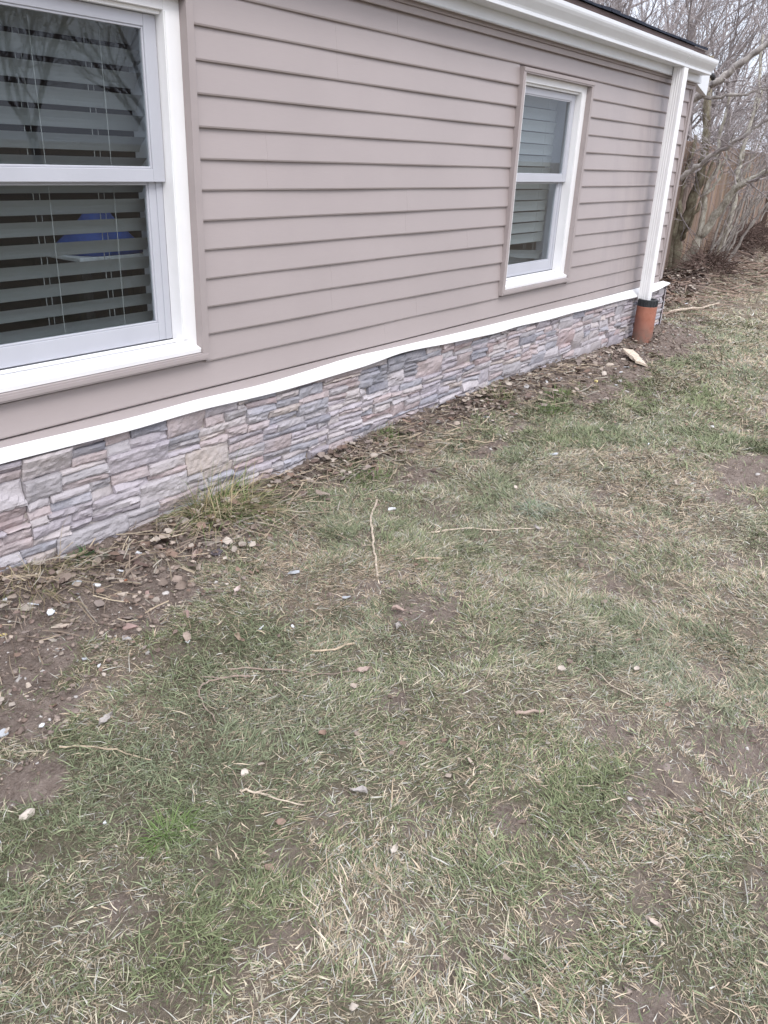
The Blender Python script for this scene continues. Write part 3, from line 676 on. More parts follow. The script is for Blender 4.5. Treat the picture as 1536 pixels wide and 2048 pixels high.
# ------------------------------------------------------------------ trees
def smooth_path(pts, sub=4):
    P = [Vector(p) for p in pts]; out = []
    for i in range(len(P)-1):
        p0 = P[max(i-1, 0)]; p1 = P[i]; p2 = P[i+1]; p3 = P[min(i+2, len(P)-1)]
        for k in range(sub):
            t = k/sub; out.append(.5*((2*p1)+(p2-p0)*t+(2*p0-5*p1+4*p2-p3)*t*t+(3*p1-p0-3*p2+p3)*t**3))
    return out+[P[-1]]
def grow(mb, rg, start, d, length, r, level, maxl, up=.12, wig=.22, kids=(3, 5), minr=.0035):
    n = 4 if level < maxl else 3
    pts = [start]; dirs = [d]
    for i in range(n):
        d = (d+Vector((rg.gauss(0, wig), rg.gauss(0, wig), rg.gauss(0, wig)+up))).normalized()
        pts.append(pts[-1]+d*(length/n)); dirs.append(d)
    tip = max(minr*.6, r*.4)
    rad = [r+(tip-r)*i/n for i in range(n+1)]
    mb.tube(pts, rad, 6 if level == 0 else 4 if level < 2 else 3, cap=False)
    if level >= maxl: return
    for k in range(rg.randint(*kids)):
        f = rg.uniform(.25, 1.0); i = min(int(f*n), n-1); q = pts[i].lerp(pts[i+1], f*n-i)
        a = Vector((rg.gauss(0, 1), rg.gauss(0, 1), rg.gauss(0, .8))).normalized()
        nd = (dirs[i+1]+a*rg.uniform(.55, 1.0)).normalized()
        grow(mb, rg, q, nd, length*rg.uniform(.45, .72), max(minr, (r+(tip-r)*f)*rg.uniform(.45, .65)), level+1, maxl, up, wig, kids, minr)
def bare_tree(seed, H, r, label, loc, stems=4, maxl=3, spread=.55, kids=(5, 7), group="bare trees behind the fence", minr=.0042):
    rg = random.Random(seed); root = empty("bare_tree", loc); tag(root, label, "tree", group)
    L = Vector(loc); trunk = MB(); crown = MB()
    hh = H*rg.uniform(.18, .30); p1 = L+Vector((rg.uniform(-.15, .15), rg.uniform(-.15, .15), hh))
    trunk.tube(smooth_path([L-Vector((0, 0, .15)), L+Vector((rg.uniform(-.05, .05), 0, hh*.5)), p1]), [r*1.25, r*1.15, r*1.05]+[r]*6, 8)
    for s in range(stems):
        a = 2*math.pi*(s+rg.random()*.6)/stems; d = Vector((math.cos(a)*spread, math.sin(a)*spread, 1)).normalized()
        grow(crown, rg, p1-Vector((0, 0, rg.uniform(0, hh*.4))), d, H*rg.uniform(.38, .5), r*rg.uniform(.45, .7), 0, maxl, .10, .17, kids, minr)
    trunk.build("trunk", M['bark'], root, smooth=True, recalc=False); crown.build("crown", M['twig'], root, recalc=False)
    return root
def copy_tree(src, loc, rz, sc, label):
    c = src.copy(); col.objects.link(c); c.location = loc; c.rotation_euler = (0, 0, rz); c.scale = (sc, sc, sc); c["label"] = label
    for ch in [o for o in bpy.data.objects if o.parent == src]:
        k = ch.copy(); col.objects.link(k); k.parent = c; k.matrix_parent_inverse = ch.matrix_parent_inverse.copy()
    return c
tA = bare_tree(21, 6.2, .10, "bare grey many-stemmed tree behind the fence, nearest the house corner", (14.6, 2.9, 0), 5, 3, .5, (4, 6))
tB = bare_tree(33, 7.0, .12, "bare twiggy tree rising over the roof edge, left of the gutter end", (12.6, 6.2, 0), 4, 3, .45, (4, 6))
tC = bare_tree(47, 6.0, .09, "bare brushy tree at the right picture edge over the fence", (18.0, 2.6, 0), 6, 3, .7, (5, 6))
copy_tree(tA, (16.6, 3.3, 0), 2.0, 1.1, "bare grey tree behind the fence, second from the house corner")
copy_tree(tC, (20.5, 4.2, 0), 2.7, 1.25, "bare brushy tree far back at the right picture edge")
copy_tree(tB, (17.0, 6.4, 0), 4.0, 1.15, "tall bare tree far behind the fence, right of the gutter end")
copy_tree(tA, (22.5, 6.5, 0), 3.3, 1.5, "tallest bare tree, at the far end of the fence")
# opposite side of the yard: what the windows mirror
ACROSS = ((3.0, -23.1, 5.0, 1.5, tC, "bare brushy tree across the yard, farthest left"), (6.5, -24.8, .9, 1.7, tB, "bare tall tree across the yard, opposite the large window"), (9.5, -23.1, .4, 1.6, tA, "bare tree across the yard, straight opposite the siding"),
          (12.0, -25.6, 4.2, 1.8, tC, "bare brushy tree across the yard, opposite the narrow window"), (14.5, -23.1, 1.9, 1.6, tB, "bare tall tree across the yard, opposite the downspout"), (17.0, -24.8, 2.6, 1.6, tA, "bare tree across the yard, opposite the house corner"),
          (20, -22.2, 3.1, 1.7, tC, "bare brushy tree across the yard, second from its right end"), (24, -24.8, 2.2, 1.9, tA, "bare tree across the yard, farthest right"))
for x, y, rz, s_, src, lb in ACROSS:
    c = copy_tree(src, (x, y, 0), rz, s_, lb); c["group"] = "bare trees across the yard"

def path_tree(name, label, mat, stems, base, seed, twigs=14, tl=.9, maxl=2, group=None, tname="trunk", minr=.004):
    """tree whose main stems follow given lines; stems: list of (points, r0, r1)"""
    rg = random.Random(seed); root = empty(name, base); tag(root, label, "tree", group)
    tk = MB(); cr = MB()
    for si, (pts, r0, r1) in enumerate(stems):
        P = smooth_path(pts, 5); P = [p+Vector((rg.gauss(0, .012), rg.gauss(0, .012), rg.gauss(0, .012))) if 0 < i < len(P)-1 else p for i, p in enumerate(P)]
        n = len(P); tk.tube(P, [(r0+(r1-r0)*i/(n-1))*(1+.10*math.sin(i*1.7+seed)) for i in range(n)], 8)
        for k in range(twigs):
            i = rg.randint(int(n*.5), n-2); d = (P[i+1]-P[i]).normalized(); a = Vector((rg.gauss(0, 1), rg.gauss(0, 1), rg.gauss(.3, .8))).normalized()
            grow(cr, rg, P[i], (d*.5+a).normalized(), tl*rg.uniform(.5, 1.2), max(minr, (r0+(r1-r0)*i/n)*.3), 0, maxl, .06, .2, (3, 5), minr)
    tk.build(tname, mat, root, smooth=True, recalc=False); cr.build("crown", M['twig'], root, recalc=False)
    return root
path_tree("leaning_tree", "pale lichen-spotted tree leaning right from the house corner in front of the fence", M['pale'],
    [([(12.3, 1.22, -.1), (12.3, 1.0, .41), (12.3, .91, .66), (12.28, .73, .97), (12.25, .54, 1.27), (12.2, .21, 1.47), (12.1, -.3, 1.75), (12.0, -.9, 2.2)], .072, .022),
     ([(12.3, .95, .60), (12.3, .94, .90), (12.3, .97, 1.20), (12.32, .88, 1.50), (12.3, .92, 1.85), (12.2, .86, 2.4)], .045, .016),
     ([(12.3, .97, 1.16), (12.35, .86, 1.32), (12.4, .82, 1.55), (12.5, .80, 2.0)], .024, .010),
     ([(12.27, .66, 1.05), (12.4, .62, 1.3), (12.55, .66, 1.75), (12.7, .6, 2.5)], .040, .014)], (12.3, 1.22, 0), 3, 7, .65)
path_tree("vine_covered_tree", "vine-covered grey trunk standing upright right beside the house corner", M['mossy'],
    [([(12.8, 1.36, -.1), (12.8, 1.39, .49), (12.8, 1.30, .92), (12.8, 1.24, 1.39), (12.8, 1.22, 1.72), (12.8, 1.28, 2.11), (12.8, 1.4, 2.9)], .085, .045),
     ([(12.7, 1.40, -.1), (12.6, 1.42, .4), (12.6, 1.37, .85), (12.62, 1.40, 1.3), (12.6, 1.34, 1.9)], .055, .02),
     ([(12.8, 1.34, .5), (12.7, 1.2, .8), (12.75, 1.14, 1.1), (12.8, 1.1, 1.5), (12.9, 1.0, 2.2)], .03, .012)], (12.8, 1.36, 0), 8, 6, .6)
path_tree("overhanging_tree", "dark tree behind the house whose thick limb crosses above the eave return", M['bark'],
    [([(10.6, 2.6, -.1), (10.6, 2.4, 1.0), (10.55, 1.7, 1.75), (10.5, .79, 2.20), (10.5, .62, 2.36), (10.5, .47, 2.44), (10.5, .29, 2.60), (10.5, .08, 2.76), (10.5, -.4, 3.05), (10.4, -1.0, 3.3)], .058, .024),
     ([(10.6, 2.5, .5), (10.8, 1.7, 1.1), (11.0, .95, 1.38), (11.0, .72, 1.53), (11.0, .51, 1.69), (11.0, .26, 1.87), (11.0, .04, 2.06), (11.0, -.4, 2.3)], .040, .014),
     ([(10.5, .74, 2.24), (10.6, .5, 2.26), (10.7, .2, 2.30), (10.8, -.2, 2.42)], .025, .009)], (10.6, 2.6, 0), 15, 6, .7)
saps = [((14.5, 1.26, -.06), (14.5, 1.17, .5), (14.5, 1.13, 1.04), (14.5, 1.15, 1.56), (14.6, 1.18, 1.99), (14.8, 1.2, 2.61), (15, 1.34, 3.41))]
path_tree("sapling", "slender grey sapling in front of the fence, right of the leaning tree", M['pale'], [(saps[0], .05, .02), (((14.5, 1.15, 1.3), (14.4, .95, 1.7), (14.3, .8, 2.3)), .02, .008)], (14.5, 1.26, 0), 17, 10, .9)
rg = random.Random(77)
stems = []
for k in range(13):
    bx, by = 13.6+rg.uniform(-.35, .45), .98+rg.uniform(-.1, .14); ln = rg.uniform(1.1, 1.9); dx, dy = rg.uniform(-.1, .15), rg.uniform(-.62, -.22)
    stems.append((((bx, by, -.05), (bx+dx*.4, by+dy*.35, ln*.4), (bx+dx*.8, by+dy*.75, ln*.75), (bx+dx, by+dy*1.15, ln)), rg.uniform(.012, .026), .006))
path_tree("leaning_shrub", "clump of thin grey shoots leaning right beside the fence base", M['bark'], stems, (13.6, 1.0, 0), 20, 1, .4, 1, tname="stem")
stems = []
for k in range(11):
    bx, by = 17.5+rg.uniform(-.6, .6), 1.55+rg.uniform(-.15, .2); ln = rg.uniform(1.4, 2.6); dx, dy = rg.uniform(-.2, .3), rg.uniform(-.5, .3)
    stems.append((((bx, by, -.05), (bx+dx*.4, by+dy*.35, ln*.4), (bx+dx*.8, by+dy*.75, ln*.75), (bx+dx, by+dy*1.15, ln)), rg.uniform(.014, .03), .006))
path_tree("thicket_shrub", "grey twiggy shrub before the far stretch of the fence at the right picture edge", M['bark'], stems, (17.5, 1.55, 0), 24, 5, .8, 2, tname="stem")

# brush heaps on the leaf litter
def brush(label, cx_, cy_, rx, ry, hz, n, seed, c):
    rg = random.Random(seed); mb = MB()
    for k in range(n):
        a = rg.uniform(0, 6.28); q = math.sqrt(rg.random()); x = cx_+rx*q*math.cos(a); y = cy_+ry*q*math.sin(a)
        z = gh1(x, y)-.02+rg.random()*hz*(1-q*q); d = Vector((rg.gauss(0, 1), rg.gauss(0, 1), rg.gauss(.15, .5))).normalized(); L = rg.uniform(.15, .5)
        p = Vector((x, y, z)); mb.tube([p, p+d*L*.5+Vector((0, 0, rg.uniform(-.02, .05))), p+d*L+Vector((0, 0, rg.uniform(-.1, .02)))], [.006, .005, .002], 3, cap=False)
    tag(mb.build("brush_heap", c, recalc=False, origin=(cx_, cy_, gh1(cx_, cy_))), label, "brush heap", "heaps of brush by the fence")
brush("small dark brush heap at the foot of the leaning tree", 12.3, .72, .62, .22, .10, 520, 3, M['brush'])
brush("larger dark brush heap by the fence at the right picture edge", 16.6, 1.22, 1.6, .32, .26, 1100, 4, M['brush'])

# ------------------------------------------------------------------ lawn blades, clods, litter (uncountable)
CAM = np.array([0, -2.637])
def scatter(n, x0, x1, y0, y1, dens):
    x = rng.uniform(x0, x1, n); y = rng.uniform(y0, y1, n); k = rng.random(n) < dens(x, y); return x[k], y[k]
bx_, by_ = [], []
def vis(x, y): return ((x+.3)*.0+1)
for (n, x0, x1, y0, y1) in ((620000, .1, 2.7, -3.0, -.1), (560000, 2.2, 5.2, -2.9, -.05), (280000, 5.2, 9.5, -2.6, .0), (110000, 9.0, 16, -2.2, 1.3), (16000, -1.2, .3, -3.4, -.1), (14000, .2, 4.5, -4.2, -2.9)):
    a, b = scatter(n, x0, x1, y0, y1, lambda x, y: np.maximum(cover(x, y)**1.3*(.42+.58*sstep(.36, .52, fbm(x*13, y*13, 141, 3))), .02*(1-litter(x, y))))
    bx_.append(a); by_.append(b)
bx = np.r_[tuple(bx_)]; by = np.r_[tuple(by_)]; N = len(bx)
dist = np.hypot(bx, by+2.637); far = np.clip(dist/2.2, 1, 5)
gr = green(bx, by); cv = cover(bx, by)
isg = rng.random(N) < np.clip(.11+.30*gr+.34*sstep(.55, .66, fbm(bx*4.2+5, by*4.2, 171, 3))*(1-sstep(6.5, 8.5, bx)), 0, 1)
L = np.where(rng.random(N) < .35, rng.gamma(3, .0058, N)+.005, rng.gamma(5, .0062, N))*(.75+.3*cv)*np.clip(.8+.2*far, 1, 1.6)
el = np.where(isg, rng.normal(27, 17, N), rng.normal(11, 11, N)); el = np.radians(np.clip(el, 2, 80))
swirl = fbm(bx*2.2, by*2.2, 90)*12.0
az = np.where(rng.random(N) < .55, swirl+rng.normal(0, .7, N), rng.uniform(0, 6.283, N))
W = rng.uniform(.0006, .0013, N)*np.where(rng.random(N) < .12, 1.9, 1.0)*np.clip(far*.75, 1, 3.2)*np.where(isg, 1.05, .95)
d = np.c_[np.cos(az)*np.cos(el), np.sin(az)*np.cos(el), np.sin(el)]; sd = np.c_[-np.sin(az), np.cos(az), np.zeros(N)]
roll = rng.normal(0, .5, N); sd = sd*np.cos(roll)[:, None]+np.c_[np.zeros(N), np.zeros(N), np.sin(roll)]
p0 = np.c_[bx, by, gh(bx, by)-.003]; bend = rng.uniform(.02, .38, N)
p1 = p0+d*(L*.5)[:, None]; d2 = d.copy(); d2[:, 2] -= bend*(.4+np.sin(el)); side_b = rng.normal(0, .20, N); d2 += np.c_[-np.sin(az), np.cos(az), np.zeros(N)]*side_b[:, None]
d2 /= np.linalg.norm(d2, axis=1)[:, None]; p2 = p1+d2*(L*.5)[:, None]; p2[:, 2] = np.maximum(p2[:, 2], p0[:, 2]+.004)
V = np.stack([p0-sd*W[:, None], p0+sd*W[:, None], p1-sd*(W*.85)[:, None], p1+sd*(W*.85)[:, None], p2], 1).reshape(-1, 3)
b5 = np.arange(N)[:, None]*5
T = np.concatenate([b5+np.array([0, 1, 3]), b5+np.array([0, 3, 2]), b5+np.array([2, 3, 4])], 1).reshape(-1, 3)
gmix = rng.random(N)[:, None]; bl = np.clip(fbm(bx*1.7+9, by*1.7, 55)*1.6-.4, 0, 1)[:, None]
cg = np.array([.080, .110, .048])*(1-gmix)+np.array([.265, .295, .160])*gmix; cg = cg*(1-.5*bl)+np.array([.215, .24, .185])*.5*bl
hue = sstep(.35, .65, fbm(bx*1.9+31, by*1.9, 61))[:, None]
cs = np.array([.33, .255, .175])*(1-gmix)+(np.array([.58, .48, .36])*hue+np.array([.525, .49, .37])*(1-hue))*gmix
grey = (rng.random(N) < .28)[:, None]; cs = np.where(grey, np.array([.40, .39, .345])*(.7+.5*gmix), cs)
C = np.where(isg[:, None], cg, cs)*rng.uniform(.7, 1.3, N)[:, None]
tipc = np.where(isg[:, None], C*.75+np.array([.32, .28, .16])*.25, C*1.05)
CC = np.stack([C*.9, C*.9, C, C, tipc], 1).reshape(-1, 3)
tag(raw_mesh("grass", V, T, CC, M['blade']), "patchy mown winter lawn, part green and part straw", "grass", kind='stuff')

# clods and crumbs of earth
def ico():
    bm = bmesh.new(); bmesh.ops.create_icosphere(bm, subdivisions=2, radius=1); v = np.array([q.co[:] for q in bm.verts]); f = np.array([[q.index for q in p.verts] for p in bm.faces]); bm.free(); return v, f
iv, jf = ico()
def clods(name, label, xy, size, pal, matl):
    n = len(xy); k = len(iv)
    sc = size[:, None]*rng.uniform(.6, 1.25, (n, 3))*np.array([1.15, .9, .6]); rz = rng.uniform(0, 6.28, n)
    v = iv[None]*(1+np.clip(rng.normal(0, .17, (n, k, 1)), -.4, .4)+.35*np.sin(iv[None]@rng.normal(0, 2.2, (n, 3, 1))+rng.uniform(0, 6, (n, 1, 1))))*sc[:, None, :]
    c, s = np.cos(rz)[:, None], np.sin(rz)[:, None]
    vx = v[:, :, 0]*c-v[:, :, 1]*s; vy = v[:, :, 0]*s+v[:, :, 1]*c
    zb = gh(xy[:, 0], xy[:, 1])+size*.25
    P = np.stack([vx+xy[:, :1], vy+xy[:, 1:2], v[:, :, 2]+zb[:, None]], -1).reshape(-1, 3)
    F = (jf[None]+(np.arange(n)*k)[:, None, None]).reshape(-1, 3)
    pc = np.array(pal)[rng.integers(0, len(pal), n)]*rng.uniform(.75, 1.2, (n, 1))
    return tag(raw_mesh(name, P, F, np.repeat(pc, k, 0), matl), label, "soil", kind='stuff')
xs1, ys1 = scatter(150000, .3, 9.2, -2.7, -.06, lambda x, y: (1-cover(x, y))**2*np.where(y > -1.0, .35, .05)*np.where((x > 2.3) & (x < 4.4), .4, 1)*(1-litter(x, y)))
sz = np.minimum(rng.gamma(1.1, .0028, len(xs1))+.0014, .013)
clods("soil_clods", "crumbly brown clods of earth along the wall", np.c_[xs1, ys1], sz, [(.23, .18, .15), (.28, .225, .19), (.18, .135, .112), (.36, .295, .25), (.26, .205, .18), (.22, .17, .145), (.25, .20, .17), (.30, .245, .21), (.21, .165, .14), (.24, .19, .16), (.48, .455, .43)], M['clod'])

# dead leaves and dry stems
def litter_mesh():
    P = []; F = []; C = []
    def leafs(x, y, size, flat):
        o = len(P); a = R.uniform(0, 6.28); z = gh1(x, y)+R.uniform(.004, .022)*(2 if not flat else 1)
        t = Vector((math.cos(a), math.sin(a), R.uniform(-.35, .35))).normalized(); s = t.cross(Vector((R.gauss(0, .3), R.gauss(0, .3), 1))).normalized(); u = s.cross(t)
        cu = R.uniform(-.35, .5)*size; w = size*R.uniform(.28, .5); c = R.choice([(.19, .14, .12), (.27, .215, .18), (.14, .105, .09), (.36, .30, .25), (.26, .215, .19), (.23, .16, .125), (.44, .385, .33)]); b = R.uniform(.8, 1.25)
        base = Vector((x, y, z))
        for (q, ww, dz) in ((-.5, .15, .3), (-.15, .95, 0), (.2, .85, -.05), (.5, .05, .25)):
            for e in (-1, 0, 1):
                P.append(tuple(base+t*(q*size)+s*(e*w*ww+R.gauss(0, size*.05))+u*(abs(e)*cu*.5+dz*cu+R.gauss(0, size*.03)))); C.append(tuple(v*b for v in c))
        for i in range(3):
            for e in range(2): F.append((o+i*3+e, o+i*3+e+1, o+i*3+e+4)); F.append((o+i*3+e, o+i*3+e+4, o+i*3+e+3))
    def stem(x, y, L_, c):
        o = len(P); a = R.uniform(0, 6.28); z = gh1(x, y)+R.uniform(.005, .03); p = Vector((x, y, z)); t = Vector((math.cos(a), math.sin(a), R.uniform(-.15, .25)))
        s = Vector((-math.sin(a), math.cos(a), .2)); w = R.uniform(.0008, .002)*max(1, x/3.5)
        k = R.gauss(0, .2)
        for q in (0, .5, 1):
            m = p+t*(q*L_)+s*(k*q*(1-q)*L_); P.append(tuple(m-s*w)); P.append(tuple(m+s*w+Vector((0, 0, w)))); C.append(c); C.append(c)
        for i in range(2): F.append((o+2*i, o+2*i+1, o+2*i+3)); F.append((o+2*i, o+2*i+3, o+2*i+2))
    def st(x): return float(np.interp(x, [1, 2, 2.4, 3.3, 4.5, 5.2, 8], [.2, .2, .3, .32, .35, .3, .2]))
    for k in range(460):
        x = R.choice([R.uniform(2.25, 4.6), R.uniform(2.3, 3.4), R.uniform(4.1, 4.9)]); y = -.075-abs(R.gauss(0, .5))*st(x)*.9
        leafs(x, y, R.uniform(.018, .05), False)
    for k in range(420): leafs(R.uniform(.8, 8.5), -.08-abs(R.gauss(0, .2)), R.uniform(.012, .045), R.random() < .5)
    for k in range(700): x = R.uniform(.65, 2.3); leafs(x, -.1-R.random()**1.4*.75*(1.35-.35*x/1.3 if x > 1.2 else 1.0), R.uniform(.006, .022), R.random() < .6)
    for k in range(240): leafs(R.uniform(.8, 2.4), -.09-abs(R.gauss(0, .22)), R.uniform(.02, .055), R.random() < .5)
    for k in range(260): leafs(R.uniform(4.7, 7.6), -.09-abs(R.gauss(0, .22)), R.uniform(.02, .055), R.random() < .4)
    for k in range(150): x = R.uniform(.6, 6); leafs(x, R.uniform(-2.4, -.4), R.uniform(.012, .03), True)
    for k in range(6500):
        x = 8.3+R.random()**1.3*12; y = R.uniform(-.2, 1.0+.1155*(x-9))
        if R.random() < .5+.5*math.tanh(6*(y-.42-.08*(x-10))): leafs(x, y, R.uniform(.03, .085), False)
    for k in range(2100):
        x = R.choice([R.uniform(.9, 2.4), R.uniform(2.3, 3.6), R.uniform(3, 6)]); y = -.07-abs(R.gauss(0, .22)); b = R.uniform(.7, 1.2)
        stem(x, y, R.uniform(.04, .16), tuple(v*b for v in R.choice([(.36, .29, .21), (.28, .22, .17), (.44, .37, .27), (.20, .155, .125), (.33, .30, .25)])))
    for k in range(900):
        x = R.uniform(8.3, 17); y = R.uniform(-.1, 1.2+.08*(x-9)); b = R.uniform(.7, 1.2)
        stem(x, y, R.uniform(.1, .4), tuple(v*b for v in (.26, .19, .15)))
    tag(raw_mesh("leaf_litter", np.array(P), np.array(F), np.array(C), M['leaf']), "brown dead leaves and dry stems along the wall and fence", "leaves", kind='stuff')
litter_mesh()

# ------------------------------------------------------------------ tufts of taller grass
def tuft(name, label, x, y, n, Lr, spread, pal, el_mu, seed, cat="grass tuft", wid=.0016, group="tufts of taller grass"):
    g = np.random.default_rng(seed); a = g.uniform(0, 6.28, n); q = np.sqrt(g.random(n))*spread
    bx = x+q*np.cos(a); by = y+q*np.sin(a)*.7; by = np.minimum(by, -.095)
    L = g.uniform(*Lr, n); el = np.radians(np.clip(g.normal(el_mu, 16, n), 8, 88)); az = np.where(g.random(n) < .6, a+g.normal(0, .5, n), g.uniform(0, 6.28, n))
    d = np.c_[np.cos(az)*np.cos(el), np.sin(az)*np.cos(el), np.sin(el)]; sd = np.c_[-np.sin(az), np.cos(az), np.zeros(n)]
    P = [np.c_[bx, by, gh(bx, by)-.004]]; dd = d.copy()
    for k in range(4):
        dd = dd-np.array([0, 0, 1])*g.uniform(.12, .42, n)[:, None]; dd /= np.linalg.norm(dd, axis=1)[:, None]; nx_ = P[-1]+dd*(L/4)[:, None]
        nx_[:, 2] = np.maximum(nx_[:, 2], gh(nx_[:, 0], nx_[:, 1])+.004); nx_[:, 1] = np.minimum(nx_[:, 1], -.085); P.append(nx_)
    W = g.uniform(.6, 1.2, n)*wid; V = []
    for k, p in enumerate(P):
        w = (W*(1-.22*k))[:, None]; V += [p-sd*w, p+sd*w]
    V = np.stack(V, 1).reshape(-1, 3); b = np.arange(n)[:, None]*10
    T = np.concatenate([np.concatenate([b+np.array([2*k, 2*k+1, 2*k+3]), b+np.array([2*k, 2*k+3, 2*k+2])], 1) for k in range(4)], 1).reshape(-1, 3)
    c = np.array(pal)[g.integers(0, len(pal), n)]*g.uniform(.75, 1.2, (n, 1))
    o = raw_mesh(name, V-np.array([x, y, 0]), T, np.repeat(c, 10, 0), M['blade']); o.location = (x, y, 0)
    return tag(o, label, cat, group)
STR = [(.46, .38, .22), (.40, .325, .20), (.32, .265, .16), (.52, .455, .31)]; GRN = [(.10, .16, .05), (.14, .20, .065), (.18, .24, .09)]
tuft("grass_clump", "large clump of long straw and green grass against the stones below the large window", 2.22, -.15, 950, (.12, .32), .17, STR+GRN, 44, 1, "grass clump", .0021)
tuft("grass_clump", "dry matted grass clump at the stone base by the left picture edge", 1.33, -.16, 200, (.10, .24), .16, [(.30, .25, .15), (.24, .19, .12), (.36, .30, .19), (.18, .19, .09)], 28, 2, "grass clump", .0018)
tuft("grass_tuft", "bright green grass tuft among brown leaves near the wall's middle", 3.45, -.16, 240, (.05, .13), .09, GRN, 55, 3)
tuft("grass_tuft", "olive grass tuft at the stone base left of the rubble", 4.62, -.20, 220, (.06, .16), .12, GRN[:2]+STR[2:], 48, 4, wid=.0022)
tuft("grass_tuft", "bright green grass tuft below the narrow window", 4.72, -.55, 240, (.04, .09), .11, GRN, 50, 5, wid=.0022)
tuft("grass_tuft", "green grass tuft beside the white shards and rubble", 5.05, -.42, 220, (.04, .09), .10, GRN, 50, 6, wid=.0024)
tuft("grass_tuft", "bright green grass tuft at lower left of the lawn", .88, -1.42, 150, (.04, .09), .05, [(.11, .17, .05), (.15, .21, .08)], 50, 7)
tuft("grass_tuft", "low green weed tuft at the stone foot under the large window", 1.55, -.12, 160, (.03, .07), .07, [(.06, .12, .05), (.08, .15, .06)], 50, 8, wid=.003)
tuft("grass_tuft", "pale grey-green rosette tuft in mid-lawn right of the long twig", 3.22, -1.18, 150, (.05, .11), .07, [(.25, .29, .22), (.32, .34, .28), (.18, .23, .14)], 32, 9, wid=.003)
tuft("grass_tuft", "small dark green tuft beside the upright stick", 2.95, -.42, 200, (.04, .08), .12, GRN[:2], 45, 10)

# ------------------------------------------------------------------ single things lying about
def obj_at(name, mb_, mat, x, y, label, cat, group=None, smooth=False):
    o = mb_.build(name, mat, smooth=smooth, origin=(x, y, gh1(x, y))); return tag(o, label, cat, group)
def stone(label, x, y, sx, sy, sz, mat, seed, rz=0.0, name="stone", cat="stone", group="stones on the ground", sub=2, sink=.3):
    rg = random.Random(seed); bm = bmesh.new(); bmesh.ops.create_icosphere(bm, subdivisions=sub, radius=1)
    pl = [(Vector((rg.gauss(0, 1), rg.gauss(0, 1), rg.gauss(0, .8))).normalized(), rg.uniform(.36, .74)) for _ in range(12)]
    z0 = gh1(x, y); mb_ = MB(); vs = []
    for v in bm.verts:
        p = v.co.copy()
        for nn, dd in pl:
            e = p.dot(nn)-dd
            if e > 0: p -= nn*e*.97
        p *= 1+.06*mnoise.noise(v.co*2.3+Vector((seed, 0, 0)))
        q = Vector((p.x*sx, p.y*sy, p.z*sz)); q.rotate(Matrix.Rotation(rz, 3, 'Z')); vs.append((x+q.x, y+q.y, z0+sz*.22+q.z))
    mb_.add(vs, [tuple(w.index for w in f.verts) for f in bm.faces]); bm.free(); sz *= 1
    return obj_at(name, mb_, mat, x, y, label, cat, group)
def chip(label, x, y, L_, W_, mat, seed, rz=0.0, th=.004, tilt=.2, name="chip", cat="chip", group="pale chips and shards on the soil"):
    rg = random.Random(seed); n = rg.randint(6, 8); z0 = gh1(x, y); up = []; dn = []
    Rm = Matrix.Rotation(rz, 3, 'Z') @ Matrix.Rotation(tilt*rg.choice((-1, 1)), 3, 'X') @ Matrix.Rotation(tilt*rg.uniform(-.7, .7), 3, 'Y')
    lift = .006+abs(math.sin(tilt))*W_*.45
    for k in range(n):
        a = 2*math.pi*k/n+rg.uniform(-.25, .25); r = rg.uniform(.72, 1.1); px, py = L_*.5*r*math.cos(a), W_*.5*r*math.sin(a); b = rg.gauss(0, .0015)
        for lst, zz in ((up, th/2+b), (dn, -th/2+b)):
            q = Rm @ Vector((px, py, zz)); lst.append((x+q.x, y+q.y, z0+lift+q.z))
    c1 = Rm @ Vector((0, 0, th*.75)); m_ = MB(); m_.add(up+dn+[(x+c1.x, y+c1.y, z0+lift+c1.z)], [(k, (k+1) % n, 2*n) for k in range(n)]+[tuple(range(2*n-1, n-1, -1))]+[(k, k+n, (k+1) % n+n, (k+1) % n) for k in range(n)])
    return obj_at(name, m_, mat, x, y, label, cat, group)
def leaf(label, x, y, size, c, seed, rz=0.0, group="fallen leaves on the lawn"):
    rg = random.Random(seed); z0 = gh1(x, y)+.012; m_ = MB(); nl, nw = 8, 5; vs = []; top = []
    for i in range(nl+1):
        t = i/nl; w = math.sin(math.pi*min(1, t*1.04)**.8)*(.42+.10*math.sin(t*19+seed))*size
        for j in range(nw):
            e = (j/(nw-1)-.5)*2; px = (t-.5)*size*1.2; py = e*w*.55; pz = abs(e)**1.5*size*.20*(1+.6*math.sin(t*5+seed))+math.sin(t*6+seed*2)*size*.05+rg.gauss(0, size*.012)
            q = Matrix.Rotation(rz, 3, 'Z') @ Matrix.Rotation(rg.choice((.0,))+.25*math.sin(seed), 3, 'X') @ Vector((px, py, pz)); vs.append((x+q.x, y+q.y, z0+q.z))
    n = len(vs); vs2 = vs+[(a, b, c_-.0008) for a, b, c_ in vs]; fs = []
    for i in range(nl):
        for j in range(nw-1):
            a = i*nw+j; f = (a, a+1, a+nw+1, a+nw); fs += [f, tuple(k+n for k in reversed(f))]
    m_.add(vs2, fs, c); o = m_.build("leaf", M['leaf'], origin=(x, y, z0-.012), colors=True, recalc=False); return tag(o, label, "leaf", group)
